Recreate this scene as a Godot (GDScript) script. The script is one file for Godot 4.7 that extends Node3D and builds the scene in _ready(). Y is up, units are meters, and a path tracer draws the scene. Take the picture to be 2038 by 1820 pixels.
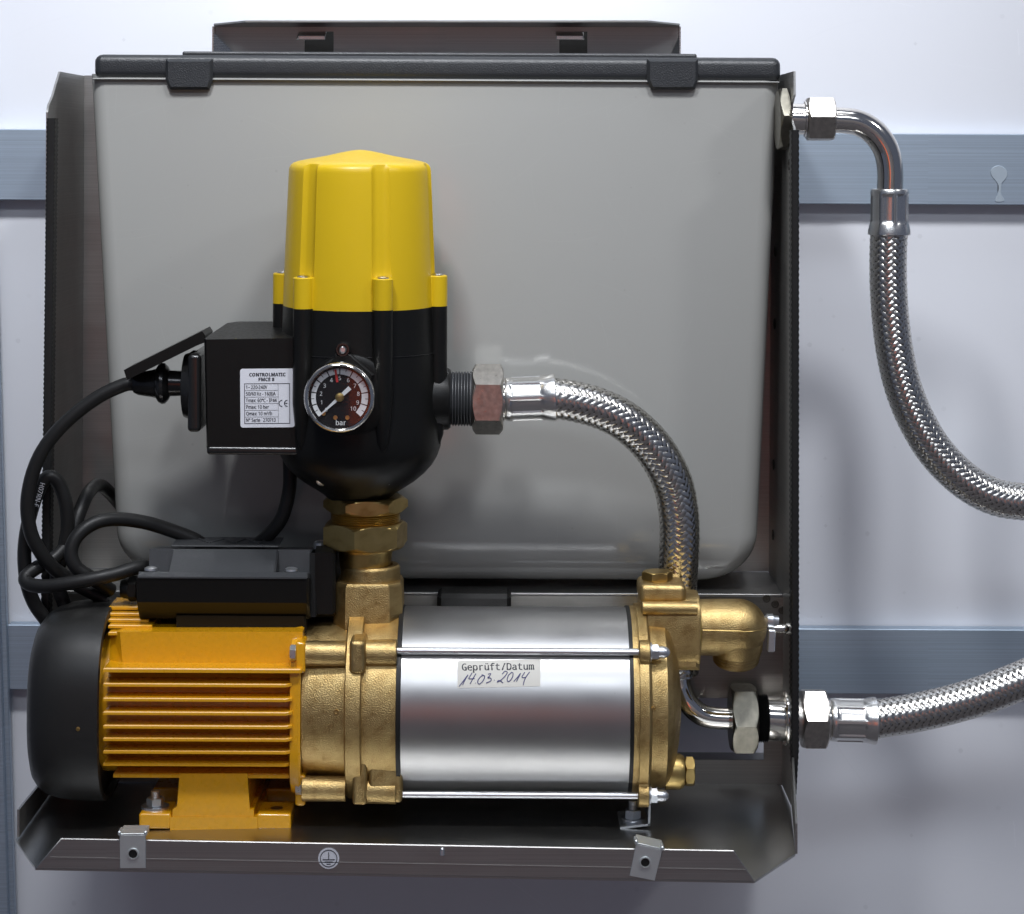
extends Node3D
# A rainwater pump station in a steel wall frame, on a white exhibition wall.
# The photograph was measured on a 2038 x 1820 grid; at(x, y, z) gives the point of the place that
# lies z metres in front of the wall behind that spot of the grid.
const F := 4540.0
const CX := 1000.0
const HY := 300.0
const EYE := Vector3(0.0, 1.5, 1.8)
const ROLL := 0.005
const AXIS_Z := 0.21          # the pump's axis, in front of the wall
const FLOOR := 1.5 - 0.461    # the frame's tray
var M := {}
var org := {}

# ------------------------------------------------------------------ geometry
class Geo:
	var v := PackedVector3Array()

	func tri(a: Vector3, b: Vector3, c: Vector3) -> void:
		if a.distance_squared_to(b) < 1e-14 or b.distance_squared_to(c) < 1e-14 or a.distance_squared_to(c) < 1e-14:
			return
		v.append(a)
		v.append(b)
		v.append(c)

	func quad(a: Vector3, b: Vector3, c: Vector3, d: Vector3) -> void:
		tri(a, b, c)
		tri(a, c, d)

	func orient(from: int) -> void:
		var n := v.size() - from
		if n <= 0:
			return
		var c := Vector3.ZERO
		for i in range(from, v.size()):
			c += v[i]
		c /= n
		var vol := 0.0
		for i in range(from, v.size(), 3):
			vol += (v[i] - c).dot((v[i + 1] - c).cross(v[i + 2] - c))
		if vol < 0.0:
			for i in range(from, v.size(), 3):
				var t := v[i + 1]
				v[i + 1] = v[i + 2]
				v[i + 2] = t

	func loft(rings: Array, cap0 := true, cap1 := true) -> void:
		var from := v.size()
		var n: int = rings[0].size()
		for k in rings.size() - 1:
			var a: PackedVector3Array = rings[k]
			var b: PackedVector3Array = rings[k + 1]
			for i in n:
				var j := (i + 1) % n
				quad(a[i], a[j], b[j], b[i])
		for e in 2:
			if (e == 0 and cap0) or (e == 1 and cap1):
				var r: PackedVector3Array = rings[0] if e == 0 else rings[rings.size() - 1]
				var c := Vector3.ZERO
				for p in r:
					c += p
				c /= n
				for i in n:
					var j := (i + 1) % n
					if e == 0:
						tri(c, r[j], r[i])
					else:
						tri(c, r[i], r[j])
		orient(from)

	# PROF: [distance along the axis, radius] pairs; N: exponent of the cross-section (2 a circle, more a rounded square)
	func lathe(o: Vector3, axis: Vector3, prof: Array, segs := 40, n := 2.0, phase := 0.0, caps := true) -> void:
		var a := axis.normalized()
		var e1 := Vector3.UP if absf(a.y) < 0.9 else Vector3.RIGHT
		e1 = (e1 - a * a.dot(e1)).normalized()
		var e2 := a.cross(e1)
		var rings := []
		for p in prof:
			var r := PackedVector3Array()
			for i in segs:
				var t := TAU * i / segs + phase
				var k := 1.0
				if n != 2.0:
					k = pow(pow(absf(cos(t)), n) + pow(absf(sin(t)), n), -1.0 / n)
				r.append(o + a * p[0] + (e1 * cos(t) + e2 * sin(t)) * (maxf(p[1], 1e-6) * k))
			rings.append(r)
		loft(rings, caps, caps)

	# hexagon nut with turned ends; corners up at ROT 0
	func nut(o: Vector3, axis: Vector3, flats: float, h: float, rot := 0.0, both := true) -> void:
		var a := axis.normalized()
		var e1 := Vector3.UP if absf(a.y) < 0.9 else Vector3.RIGHT
		e1 = (e1 - a * a.dot(e1)).normalized()
		var e2 := a.cross(e1)
		var rings := []
		for t in [0.0, 0.025, 0.05, 0.08, 0.12, 0.17, 0.22, 0.28, 0.72, 0.78, 0.83, 0.88, 0.92, 0.95, 0.975, 1.0]:
			var lim: float = flats * 0.5 * 0.975 + (minf(t, 1.0 - t) if both else 1.0 - t) * h * 1.6
			var r := PackedVector3Array()
			for i in 48:
				var th := TAU * i / 48.0
				var q := fposmod(th, PI / 3) - PI / 6
				var rr := minf(flats * 0.5 / cos(q), lim)
				r.append(o + a * (t * h) + (e1 * cos(th + rot) + e2 * sin(th + rot)) * rr)
			rings.append(r)
		loft(rings)

	func box(c: Vector3, s: Vector3, bev := 0.0, b := Basis.IDENTITY) -> void:
		if bev <= 0.0:
			bev = 1e-5
		var h := s * 0.5
		bev = minf(bev, minf(h.x, minf(h.y, h.z)) * 0.9)
		var P := func(sx: float, sy: float, sz: float, k: int) -> Vector3:
			var p := Vector3(sx * (h.x - (0.0 if k == 0 else bev)), sy * (h.y - (0.0 if k == 1 else bev)), sz * (h.z - (0.0 if k == 2 else bev)))
			return c + b * p
		var add := func(pts: Array) -> void:
			var m := Vector3.ZERO
			for p in pts:
				m += p
			m /= pts.size()
			for i in range(1, pts.size() - 1):
				var x: Vector3 = pts[0]
				var y: Vector3 = pts[i]
				var z: Vector3 = pts[i + 1]
				if (y - x).cross(z - x).dot(m - c) >= 0.0:
					tri(x, y, z)
				else:
					tri(x, z, y)
		for e in [-1.0, 1.0]:
			add.call([P.call(e, -1, -1, 0), P.call(e, 1, -1, 0), P.call(e, 1, 1, 0), P.call(e, -1, 1, 0)])
			add.call([P.call(-1, e, -1, 1), P.call(1, e, -1, 1), P.call(1, e, 1, 1), P.call(-1, e, 1, 1)])
			add.call([P.call(-1, -1, e, 2), P.call(1, -1, e, 2), P.call(1, 1, e, 2), P.call(-1, 1, e, 2)])
			for f in [-1.0, 1.0]:
				add.call([P.call(e, f, -1, 0), P.call(e, f, 1, 0), P.call(e, f, 1, 1), P.call(e, f, -1, 1)])
				add.call([P.call(e, -1, f, 0), P.call(e, 1, f, 0), P.call(e, 1, f, 2), P.call(e, -1, f, 2)])
				add.call([P.call(-1, e, f, 1), P.call(1, e, f, 1), P.call(1, e, f, 2), P.call(-1, e, f, 2)])
				for g in [-1.0, 1.0]:
					add.call([P.call(e, f, g, 0), P.call(e, f, g, 1), P.call(e, f, g, 2)])

	# box with rounded edges, lofted along x
	func rbox(c: Vector3, s: Vector3, r: float, b := Basis.IDENTITY) -> void:
		var rings := []
		var k := 5
		var xs := []
		for i in k:
			var t := PI * 0.5 * i / (k - 1)
			xs.append([-s.x * 0.5 + r - r * cos(t), r - r * sin(t)])
		for i in k:
			var t := PI * 0.5 * (k - 1 - i) / (k - 1)
			xs.append([s.x * 0.5 - r + r * cos(t), r - r * sin(t)])
		for x in xs:
			rings.append(rring(c, b, x[0], s.y - 2.0 * x[1], s.z - 2.0 * x[1], maxf(r - x[1], 1e-5)))
		loft(rings)

	func rring(c: Vector3, b: Basis, x: float, sy: float, sz: float, r: float) -> PackedVector3Array:
		var out := PackedVector3Array()
		for q in 4:
			var cy: float = [1, -1, -1, 1][q] * (sy * 0.5 - r)
			var cz: float = [1, 1, -1, -1][q] * (sz * 0.5 - r)
			for i in 5:
				var t := PI * 0.5 * (q + i / 4.0)
				out.append(c + b * Vector3(x, cy + r * cos(t), cz + r * sin(t)))
		return out

	# flat outline (points in space, in order) given a thickness, its edges broken by BEV
	func slab(pts: PackedVector3Array, depth: Vector3, bev := 0.0) -> void:
		var from := v.size()
		var n := pts.size()
		var nor := depth.normalized()
		var ux := (pts[1] - pts[0]).normalized()
		ux = (ux - nor * nor.dot(ux)).normalized()
		var uy := nor.cross(ux)
		var flat := PackedVector2Array()
		for p in pts:
			flat.append(Vector2((p - pts[0]).dot(ux), (p - pts[0]).dot(uy)))
		var area := 0.0
		for i in n:
			area += flat[i].cross(flat[(i + 1) % n])
		var rings := [pts]
		var inner := PackedVector3Array()
		if bev > 0.0:
			for i in n:
				var d0 := (flat[i] - flat[(i + n - 1) % n]).normalized()
				var d1 := (flat[(i + 1) % n] - flat[i]).normalized()
				var n0 := Vector2(-d0.y, d0.x) * signf(area)
				var n1 := Vector2(-d1.y, d1.x) * signf(area)
				var m := (n0 + n1) / maxf(1.0 + n0.dot(n1), 0.3)
				inner.append(pts[i] + (ux * m.x + uy * m.y) * bev)
			var mid := PackedVector3Array()
			for p in pts:
				mid.append(p + depth - nor * bev)
			rings.append(mid)
			for i in n:
				inner[i] += depth
			rings.append(inner)
		else:
			for p in pts:
				inner.append(p + depth)
			rings.append(inner)
		for k in rings.size() - 1:
			for i in n:
				var j := (i + 1) % n
				quad(rings[k][i], rings[k][j], rings[k + 1][j], rings[k + 1][i])
		var idx := Geometry2D.triangulate_polygon(flat)
		var sgn := signf(area)
		for i in range(0, idx.size(), 3):
			var a2 := flat[idx[i]]
			var turn := (flat[idx[i + 1]] - a2).cross(flat[idx[i + 2]] - a2)
			var o1 := idx[i + 1] if turn * sgn > 0.0 else idx[i + 2]
			var o2 := idx[i + 2] if turn * sgn > 0.0 else idx[i + 1]
			tri(inner[idx[i]], inner[o1], inner[o2])
			tri(pts[idx[i]], pts[o2], pts[o1])
		orient(from)

	func tube(path: PackedVector3Array, rad: float, segs := 14, end_rad := -1.0) -> void:
		var rings := []
		var n := path.size()
		var t0 := (path[1] - path[0]).normalized()
		var e1 := Vector3.BACK if absf(t0.z) < 0.9 else Vector3.UP
		e1 = (e1 - t0 * t0.dot(e1)).normalized()
		for k in n:
			var t := (path[mini(k + 1, n - 1)] - path[maxi(k - 1, 0)]).normalized()
			e1 = (e1 - t * t.dot(e1)).normalized()
			var e2 := t.cross(e1)
			var r := rad if end_rad < 0.0 else lerpf(rad, end_rad, float(k) / (n - 1))
			var ring := PackedVector3Array()
			for i in segs:
				var a := TAU * i / segs
				ring.append(path[k] + (e1 * cos(a) + e2 * sin(a)) * r)
			rings.append(ring)
		loft(rings)

	func mesh(origin: Vector3, crease := 35.0) -> ArrayMesh:
		var nf := v.size() / 3
		var fn := PackedVector3Array()
		fn.resize(nf)
		var at_point := {}
		var keys := []
		keys.resize(v.size())
		for f in nf:
			fn[f] = (v[f * 3 + 1] - v[f * 3]).cross(v[f * 3 + 2] - v[f * 3])
			for k in 3:
				var key := Vector3i((v[f * 3 + k] * 200000.0).round())
				keys[f * 3 + k] = key
				if at_point.has(key):
					at_point[key].append(f)
				else:
					at_point[key] = PackedInt32Array([f])
		var cosine := cos(deg_to_rad(crease))
		var pos := PackedVector3Array()
		var nor := PackedVector3Array()
		pos.resize(v.size())
		nor.resize(v.size())
		for f in nf:
			var mine := fn[f].normalized()
			for k in 3:
				var sum := Vector3.ZERO
				for g in at_point[keys[f * 3 + k]]:
					if fn[g].normalized().dot(mine) > cosine:
						sum += fn[g]
				var to: int = f * 3 + [0, 2, 1][k]
				pos[to] = v[f * 3 + k] - origin
				nor[to] = sum.normalized() if sum.length_squared() > 0.0 else mine
		var arrays := []
		arrays.resize(Mesh.ARRAY_MAX)
		arrays[Mesh.ARRAY_VERTEX] = pos
		arrays[Mesh.ARRAY_NORMAL] = nor
		var m := ArrayMesh.new()
		m.add_surface_from_arrays(Mesh.PRIMITIVE_TRIANGLES, arrays)
		return m


func at(x: float, y: float, z: float) -> Vector3:
	var lx := (x - CX) / F * (EYE.z - z)
	var ly := (HY - y) / F * (EYE.z - z)
	return Vector3(cos(ROLL) * lx - sin(ROLL) * ly, EYE.y + sin(ROLL) * lx + cos(ROLL) * ly, z)


func px(n: float, z: float) -> float:   # N units of the grid as metres at z
	return n / F * (EYE.z - z)


func curve(pts: PackedVector3Array, steps := 8) -> PackedVector3Array:
	var out := PackedVector3Array()
	var n := pts.size()
	for i in n - 1:
		var p0 := pts[maxi(i - 1, 0)]
		var p3 := pts[mini(i + 2, n - 1)]
		for k in steps:
			out.append(pts[i].cubic_interpolate(pts[i + 1], p0, p3, float(k) / steps))
	out.append(pts[n - 1])
	return out


func smooth_ring(pts: PackedVector3Array) -> PackedVector3Array:
	var out := PackedVector3Array()
	var n := pts.size()
	for i in n:
		for k in 4:
			out.append(pts[i].cubic_interpolate(pts[(i + 1) % n], pts[(i + n - 1) % n], pts[(i + 2) % n], k / 4.0))
	return out


func path(list: Array, steps := 8) -> PackedVector3Array:   # [x, y, z] grid points
	var pts := PackedVector3Array()
	for p in list:
		pts.append(at(p[0], p[1], p[2]))
	return curve(pts, steps)


# ------------------------------------------------------------------ objects
func thing(called: String, label: String, category: String, where: Vector3, group := "") -> Node3D:
	var o := Node3D.new()
	o.name = called
	add_child(o, true)
	o.position = where
	org[o] = where
	o.set_meta("label", label)
	o.set_meta("category", category)
	if group:
		o.set_meta("group", group)
	return o


func part(called: String, g: Geo, mat: Material, parent: Node3D, crease := 35.0, label := "") -> MeshInstance3D:
	var m := MeshInstance3D.new()
	m.name = called
	m.mesh = g.mesh(org[parent], crease)
	m.material_override = mat
	parent.add_child(m, true)
	org[m] = org[parent]
	if label:
		m.set_meta("label", label)
	return m


func struct(called: String, g: Geo, mat: Material) -> MeshInstance3D:
	var m := MeshInstance3D.new()
	m.name = called
	m.mesh = g.mesh(Vector3.ZERO)
	m.material_override = mat
	m.set_meta("kind", "structure")
	add_child(m, true)
	org[m] = Vector3.ZERO
	return m


func text(words: String, where: Vector3, tall: float, mat: Material, parent: Node3D, turn := Basis.IDENTITY, font := "Droid Sans", wide := 1.0, bold := false, align := HORIZONTAL_ALIGNMENT_CENTER) -> MeshInstance3D:
	var f := SystemFont.new()
	f.font_names = PackedStringArray([font])
	if bold:
		f.font_weight = 700
	var t := TextMesh.new()
	t.text = words
	t.font = f
	t.font_size = 32
	t.pixel_size = tall / 23.0
	t.depth = 0.00012
	t.curve_step = 1.0
	t.horizontal_alignment = align
	t.material = mat
	var m := MeshInstance3D.new()
	m.name = "lettering"
	m.mesh = t
	m.transform = Transform3D(turn * Basis.from_scale(Vector3(wide, 1, 1)), where - org[parent])
	parent.add_child(m, true)
	org[m] = where
	return m


# ------------------------------------------------------------------ materials
func noise_tex(freq: float, seeds: int, lo: Color, hi: Color, octaves := 3, size := 512) -> NoiseTexture2D:
	var n := FastNoiseLite.new()
	n.seed = seeds
	n.frequency = freq
	n.fractal_octaves = octaves
	var t := NoiseTexture2D.new()
	t.width = size
	t.height = size
	t.seamless = true
	t.noise = n
	var g := Gradient.new()
	g.set_color(0, lo)
	g.set_color(1, hi)
	t.color_ramp = g
	return t


func ramp_tex(freq: float, seeds: int, stops: Array, octaves := 3, size := 512) -> NoiseTexture2D:
	var t := noise_tex(freq, seeds, Color.BLACK, Color.WHITE, octaves, size)
	var g := Gradient.new()
	g.offsets = PackedFloat32Array()
	g.colors = PackedColorArray()
	for p in stops:
		g.add_point(p[0], p[1])
	t.color_ramp = g
	return t


# a plain sheet with fine scratches and small spots, for the wear on plastics and sheet metal
func worn_tex(seeds: int, base: float, scratch: float, lines: int, spots: int) -> ImageTexture:
	var rng := RandomNumberGenerator.new()
	rng.seed = seeds
	var n := 1024
	var im := Image.create(n, n, false, Image.FORMAT_L8)
	im.fill(Color(base, base, base))
	for k in lines:
		var p := Vector2(rng.randf() * n, rng.randf() * n)
		var a := rng.randf_range(-0.7, 0.7) + (PI / 2 if rng.randf() < 0.4 else 0.0)
		var bend := rng.randf_range(-0.004, 0.004)
		var c := clampf(base + scratch * rng.randf_range(-0.5, 1.0), 0.0, 1.0)
		for i in rng.randi_range(15, 150):
			p += Vector2(cos(a), sin(a))
			a += bend
			im.set_pixel(posmod(int(p.x), n), posmod(int(p.y), n), Color(c, c, c))
	for k in spots:
		var p := Vector2i(rng.randi() % n, rng.randi() % n)
		var r := rng.randi_range(1, 3)
		var c := clampf(base - scratch * rng.randf_range(0.2, 1.4), 0.0, 1.0)
		for y in range(-r, r + 1):
			for x in range(-r, r + 1):
				if x * x + y * y <= r * r:
					im.set_pixel(posmod(p.x + x, n), posmod(p.y + y, n), Color(c, c, c))
	return ImageTexture.create_from_image(im)


func brushed_tex(seeds: int, lo: float, hi: float, run: int) -> ImageTexture:
	var rng := RandomNumberGenerator.new()
	rng.seed = seeds
	var n := 512
	var im := Image.create(n, n, false, Image.FORMAT_L8)
	for y in n:
		var row := rng.randf()
		var x := 0
		var a := rng.randf()
		var b := rng.randf()
		while x < n:
			var k := rng.randi_range(run / 2, run)
			for i in k:
				if x + i >= n:
					break
				var q := lerpf(lerpf(a, b, float(i) / k), row, 0.55)
				im.set_pixel(x + i, y, Color(lerpf(lo, hi, q), 0, 0))
			x += k
			a = b
			b = rng.randf()
	return ImageTexture.create_from_image(im)


func mat(called: String, color: Color, rough: float, metal := 0.0) -> StandardMaterial3D:
	var m := StandardMaterial3D.new()
	m.resource_name = called
	m.albedo_color = color.linear_to_srgb()
	m.roughness = rough
	m.metallic = metal
	M[called] = m
	return m


func tri_map(m: StandardMaterial3D, per_metre: Vector3) -> void:
	m.uv1_triplanar = true
	m.uv1_scale = per_metre


func materials() -> void:
	var grain := noise_tex(0.055, 11, Color(0, 0, 0), Color(1, 1, 1), 3)
	var fine := noise_tex(0.16, 12, Color(0, 0, 0), Color(1, 1, 1), 2)
	var patch := noise_tex(0.012, 13, Color(0.80, 0.80, 0.80), Color(1, 1, 1), 4)
	var rough_patch := noise_tex(0.014, 14, Color(0.72, 0.72, 0.72), Color(1, 1, 1), 4)
	var brushed := brushed_tex(21, 0.75, 1.0, 260)
	var brushed_color := brushed_tex(22, 0.86, 1.0, 300)
	var m: StandardMaterial3D

	var smudge := ramp_tex(0.008, 31, [[0.0, Color(0.86, 0.86, 0.86)], [0.5, Color(0.94, 0.94, 0.94)], [1.0, Color(1, 1, 1)]], 5)
	var worn_black := worn_tex(41, 0.55, 0.4, 420, 260)
	var tarnish := ramp_tex(0.005, 32, [[0.0, Color(0.80, 0.75, 0.68)], [0.45, Color(0.94, 0.93, 0.90)], [1.0, Color(1, 1, 1)]], 5)
	m = mat("white_board", Color(0.79, 0.81, 0.86), 0.45)
	m.albedo_texture = worn_tex(42, 0.97, 0.035, 60, 130)
	m.roughness_texture = smudge
	tri_map(m, Vector3(1.6, 1.6, 1.6))
	m = mat("aluminium", Color(0.50, 0.60, 0.71), 0.5, 0.7)
	m.roughness_texture = brushed
	m.albedo_texture = brushed_color
	tri_map(m, Vector3(3, 9, 9))
	m = mat("steel", Color(0.49, 0.485, 0.47), 0.43, 1.0)
	m.roughness_texture = smudge
	m.albedo_texture = brushed_color
	tri_map(m, Vector3(4, 12, 12))
	m = mat("steel_shaded", Color(0.25, 0.24, 0.225), 0.42, 1.0)  # frame steel darkened: the tank's shade and dark reflection put into the colour
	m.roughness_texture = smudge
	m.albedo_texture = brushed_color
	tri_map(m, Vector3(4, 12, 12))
	m = mat("steel_tray", Color(0.46, 0.455, 0.44), 0.32, 1.0)
	m.roughness_texture = smudge
	tri_map(m, Vector3(5, 5, 5))
	m = mat("steel_bright", Color(0.78, 0.77, 0.74), 0.3, 1.0)
	m.roughness_texture = brushed
	tri_map(m, Vector3(8, 20, 20))
	m = mat("steel_tube", Color(0.56, 0.555, 0.55), 0.38, 1.0)
	m.roughness_texture = smudge
	m.albedo_texture = worn_tex(43, 0.94, 0.05, 90, 20)
	tri_map(m, Vector3(6, 6, 6))
	m = mat("nickel_shaded", Color(0.27, 0.255, 0.21), 0.42, 1.0)  # darker nickel: the elbow's shade and toned-down lamp glare put into the colour
	m.roughness_texture = rough_patch
	m.albedo_texture = patch
	tri_map(m, Vector3(26, 26, 26))
	m = mat("pressed_steel", Color(0.80, 0.79, 0.76), 0.27, 1.0)
	m.roughness_texture = smudge
	tri_map(m, Vector3(16, 16, 16))
	m = mat("zinc_sheet", Color(0.66, 0.70, 0.70), 0.45, 0.75)
	m.roughness_texture = rough_patch
	tri_map(m, Vector3(30, 30, 30))
	m = mat("zinc", Color(0.72, 0.74, 0.76), 0.36, 0.92)
	m.roughness_texture = rough_patch
	tri_map(m, Vector3(30, 30, 30))
	m = mat("chrome", Color(0.78, 0.75, 0.70), 0.13, 1.0)
	m.roughness_texture = rough_patch
	tri_map(m, Vector3(20, 20, 20))
	m = mat("nickel", Color(0.72, 0.68, 0.62), 0.36, 1.0)
	m.roughness_texture = rough_patch
	m.albedo_texture = patch
	tri_map(m, Vector3(26, 26, 26))
	m = mat("braid_wire", Color(0.86, 0.84, 0.81), 0.28, 1.0)
	m.albedo_texture = ramp_tex(0.02, 33, [[0.0, Color(0.80, 0.78, 0.75)], [0.5, Color(0.92, 0.92, 0.91)], [1.0, Color(1, 1, 1)]], 4)
	m.roughness_texture = rough_patch
	tri_map(m, Vector3(30, 30, 30))
	m = mat("liner", Color(0.22, 0.215, 0.21), 0.45, 0.8)
	m = mat("brass_cast", Color(0.58, 0.425, 0.195), 0.5, 1.0)
	m.albedo_texture = tarnish
	m.roughness_texture = rough_patch
	m.heightmap_enabled = true
	m.heightmap_texture = grain
	m.heightmap_scale = 0.026
	tri_map(m, Vector3(30, 30, 30))
	m = mat("brass_turned", Color(0.68, 0.50, 0.20), 0.40, 1.0)
	m.albedo_texture = tarnish
	m.roughness_texture = rough_patch
	tri_map(m, Vector3(24, 24, 24))
	m = mat("dark_hole", Color(0.03, 0.025, 0.02), 0.5, 0.3)
	m = mat("brass_dark", Color(0.42, 0.28, 0.10), 0.45, 1.0)
	m = mat("black_plastic", Color(0.026, 0.026, 0.025), 0.42)
	m.albedo_texture = worn_black
	m.metallic_specular = 0.35
	m.roughness_texture = rough_patch
	m.heightmap_enabled = true
	m.heightmap_texture = fine
	m.heightmap_scale = 0.004
	tri_map(m, Vector3(30, 30, 30))
	m = mat("grey_black_plastic", Color(0.17, 0.18, 0.195), 0.5)
	m.albedo_texture = worn_black
	m.roughness_texture = rough_patch
	m.heightmap_enabled = true
	m.heightmap_texture = fine
	m.heightmap_scale = 0.004
	tri_map(m, Vector3(30, 30, 30))
	m = mat("cover_plastic", Color(0.055, 0.054, 0.051), 0.5)
	m.albedo_texture = worn_black
	m.roughness_texture = rough_patch
	m.heightmap_enabled = true
	m.heightmap_texture = fine
	m.heightmap_scale = 0.004
	tri_map(m, Vector3(30, 30, 30))
	m = mat("lid_plastic", Color(0.022, 0.024, 0.027), 0.45)
	m.roughness_texture = rough_patch
	m.heightmap_enabled = true
	m.heightmap_texture = grain
	m.heightmap_scale = 0.018
	tri_map(m, Vector3(26, 26, 26))
	m = mat("black_rubber", Color(0.013, 0.013, 0.013), 0.5)
	m.metallic_specular = 0.4
	m.roughness_texture = rough_patch
	tri_map(m, Vector3(20, 20, 20))
	m = mat("black_gloss", Color(0.012, 0.012, 0.012), 0.2)
	m = mat("yellow_plastic", Color(0.68, 0.455, 0.008), 0.42)
	m.albedo_texture = worn_tex(44, 0.96, 0.06, 120, 60)
	m.roughness_texture = rough_patch
	m.heightmap_enabled = true
	m.heightmap_texture = fine
	m.heightmap_scale = 0.003
	tri_map(m, Vector3(24, 24, 24))
	m = mat("orange_paint", Color(0.80, 0.385, 0.006), 0.34)
	m.albedo_texture = ramp_tex(0.02, 34, [[0.0, Color(0.95, 0.95, 0.94)], [0.5, Color(0.98, 0.98, 0.98)], [1.0, Color(1, 1, 1)]], 5)
	m.roughness_texture = rough_patch
	m.heightmap_enabled = true
	m.heightmap_texture = grain
	m.heightmap_scale = 0.004
	m.clearcoat_enabled = true
	m.clearcoat = 1.0
	m.clearcoat_roughness = 0.14
	tri_map(m, Vector3(20, 20, 20))
	m = mat("tank_plastic", Color(0.35, 0.352, 0.338), 0.10)
	m.albedo_texture = worn_tex(45, 0.97, 0.03, 160, 40)
	m.roughness_texture = smudge
	m.heightmap_enabled = true
	m.heightmap_texture = noise_tex(0.01, 16, Color(0, 0, 0), Color(1, 1, 1), 2)
	m.heightmap_scale = 0.010
	tri_map(m, Vector3(3.1, 3.1, 3.1))
	m = mat("paper", Color(0.72, 0.70, 0.64), 0.6)
	m = mat("label_white", Color(0.70, 0.71, 0.76), 0.4)
	m = mat("ink", Color(0.02, 0.02, 0.03), 0.6)
	m = mat("pen_ink", Color(0.10, 0.10, 0.22), 0.6)
	m = mat("dial_black", Color(0.006, 0.006, 0.008), 0.6)
	m.metallic_specular = 0.2
	m = mat("dial_white", Color(0.62, 0.64, 0.66), 0.5)
	m = mat("dial_red", Color(0.45, 0.02, 0.02), 0.5)
	m = mat("glass", Color(0.2, 0.2, 0.2, 0.01), 0.03)
	m.transparency = BaseMaterial3D.TRANSPARENCY_ALPHA
	m.metallic_specular = 0.3
	m = mat("carpet", Color(0.24, 0.22, 0.22), 0.95)
	m.albedo_texture = patch
	tri_map(m, Vector3(3, 3, 3))
	m = mat("orange_board", Color(0.55, 0.20, 0.09), 0.5)
	m = mat("orange_glow", Color(0.75, 0.16, 0.03), 0.5)  # glow added so that the barrel mirrors an orange streak
	m.emission_enabled = true
	m.emission = Color(1.0, 0.42, 0.18)
	m.emission_energy_multiplier = 1.3
	m = mat("lamp_body", Color(0.03, 0.03, 0.03), 0.5)
	m = mat("lamp_face", Color(0.9, 0.9, 0.85), 0.4)
	m.emission_enabled = true
	m.emission = Color(1.0, 0.95, 0.88)
	m.emission_energy_multiplier = 5.0
	m = mat("panel_face", Color(0.9, 0.9, 0.9), 0.4)
	m.emission_enabled = true
	m.emission = Color(0.93, 0.96, 1.0)
	m.emission_energy_multiplier = 2.2


# ------------------------------------------------------------------ scene
func _ready() -> void:
	camera_and_light()
	materials()
	setting()
	top_bracket()
	frame()
	tank()
	tank_lid()
	pump()
	inlet_elbow()
	outlet_union()
	controller()
	cables()
	hoses()
	clips()


func camera_and_light() -> void:
	var cam := Camera3D.new()
	cam.name = "camera"
	add_child(cam)
	cam.position = EYE
	cam.rotation.z = ROLL
	var near := 0.1
	cam.set_frustum(1820.0 / F * near, Vector2((1019.0 - CX) / F * near, (HY - 910.0) / F * near), near, 60.0)
	cam.current = true
	var we := WorldEnvironment.new()
	we.name = "hall_air"
	var e := Environment.new()
	e.background_mode = Environment.BG_COLOR
	e.background_color = Color(0.074, 0.086, 0.122).linear_to_srgb()
	e.tonemap_mode = Environment.TONE_MAPPER_LINEAR
	e.tonemap_exposure = 1.15
	e.sdfgi_enabled = true
	e.ssao_enabled = true
	e.ssil_enabled = true
	we.environment = e
	add_child(we)


func lamp(where: Vector3, aim: Vector3, energy: float, label: String) -> void:
	var d := (aim - where).normalized()
	var t := thing("spot_lamp", label, "spotlight", where, "spotlights on the bar over the stand")
	var g := Geo.new()
	g.lathe(where - d * 0.16, d, [[0, 0.03], [0.005, 0.05], [0.08, 0.07], [0.155, 0.1], [0.16, 0.1], [0.16, 0.093], [0.15, 0.091]], 32)
	part("housing", g, M.lamp_body, t)
	g = Geo.new()
	g.lathe(where - d * 0.009, d, [[0, 0.09], [0.002, 0.09]], 32)
	part("lamp_face", g, M.lamp_face, t)
	g = Geo.new()
	var hang := where - d * 0.1
	g.tube(PackedVector3Array([hang, Vector3(hang.x, 2.85, hang.z)]), 0.008, 10)
	part("bracket", g, M.lamp_body, t)
	var l := SpotLight3D.new()
	l.name = "lamp_light"
	l.position = d * 0.004
	t.add_child(l)
	l.look_at_from_position(where + d * 0.004, aim, Vector3.UP)
	l.light_energy = energy
	l.light_color = Color(0.97, 0.98, 1.0)
	l.light_size = 0.09
	l.spot_angle = 34.0
	l.spot_angle_attenuation = 1.0
	l.spot_attenuation = 2.0
	l.spot_range = 12.0
	l.shadow_enabled = true


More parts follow.
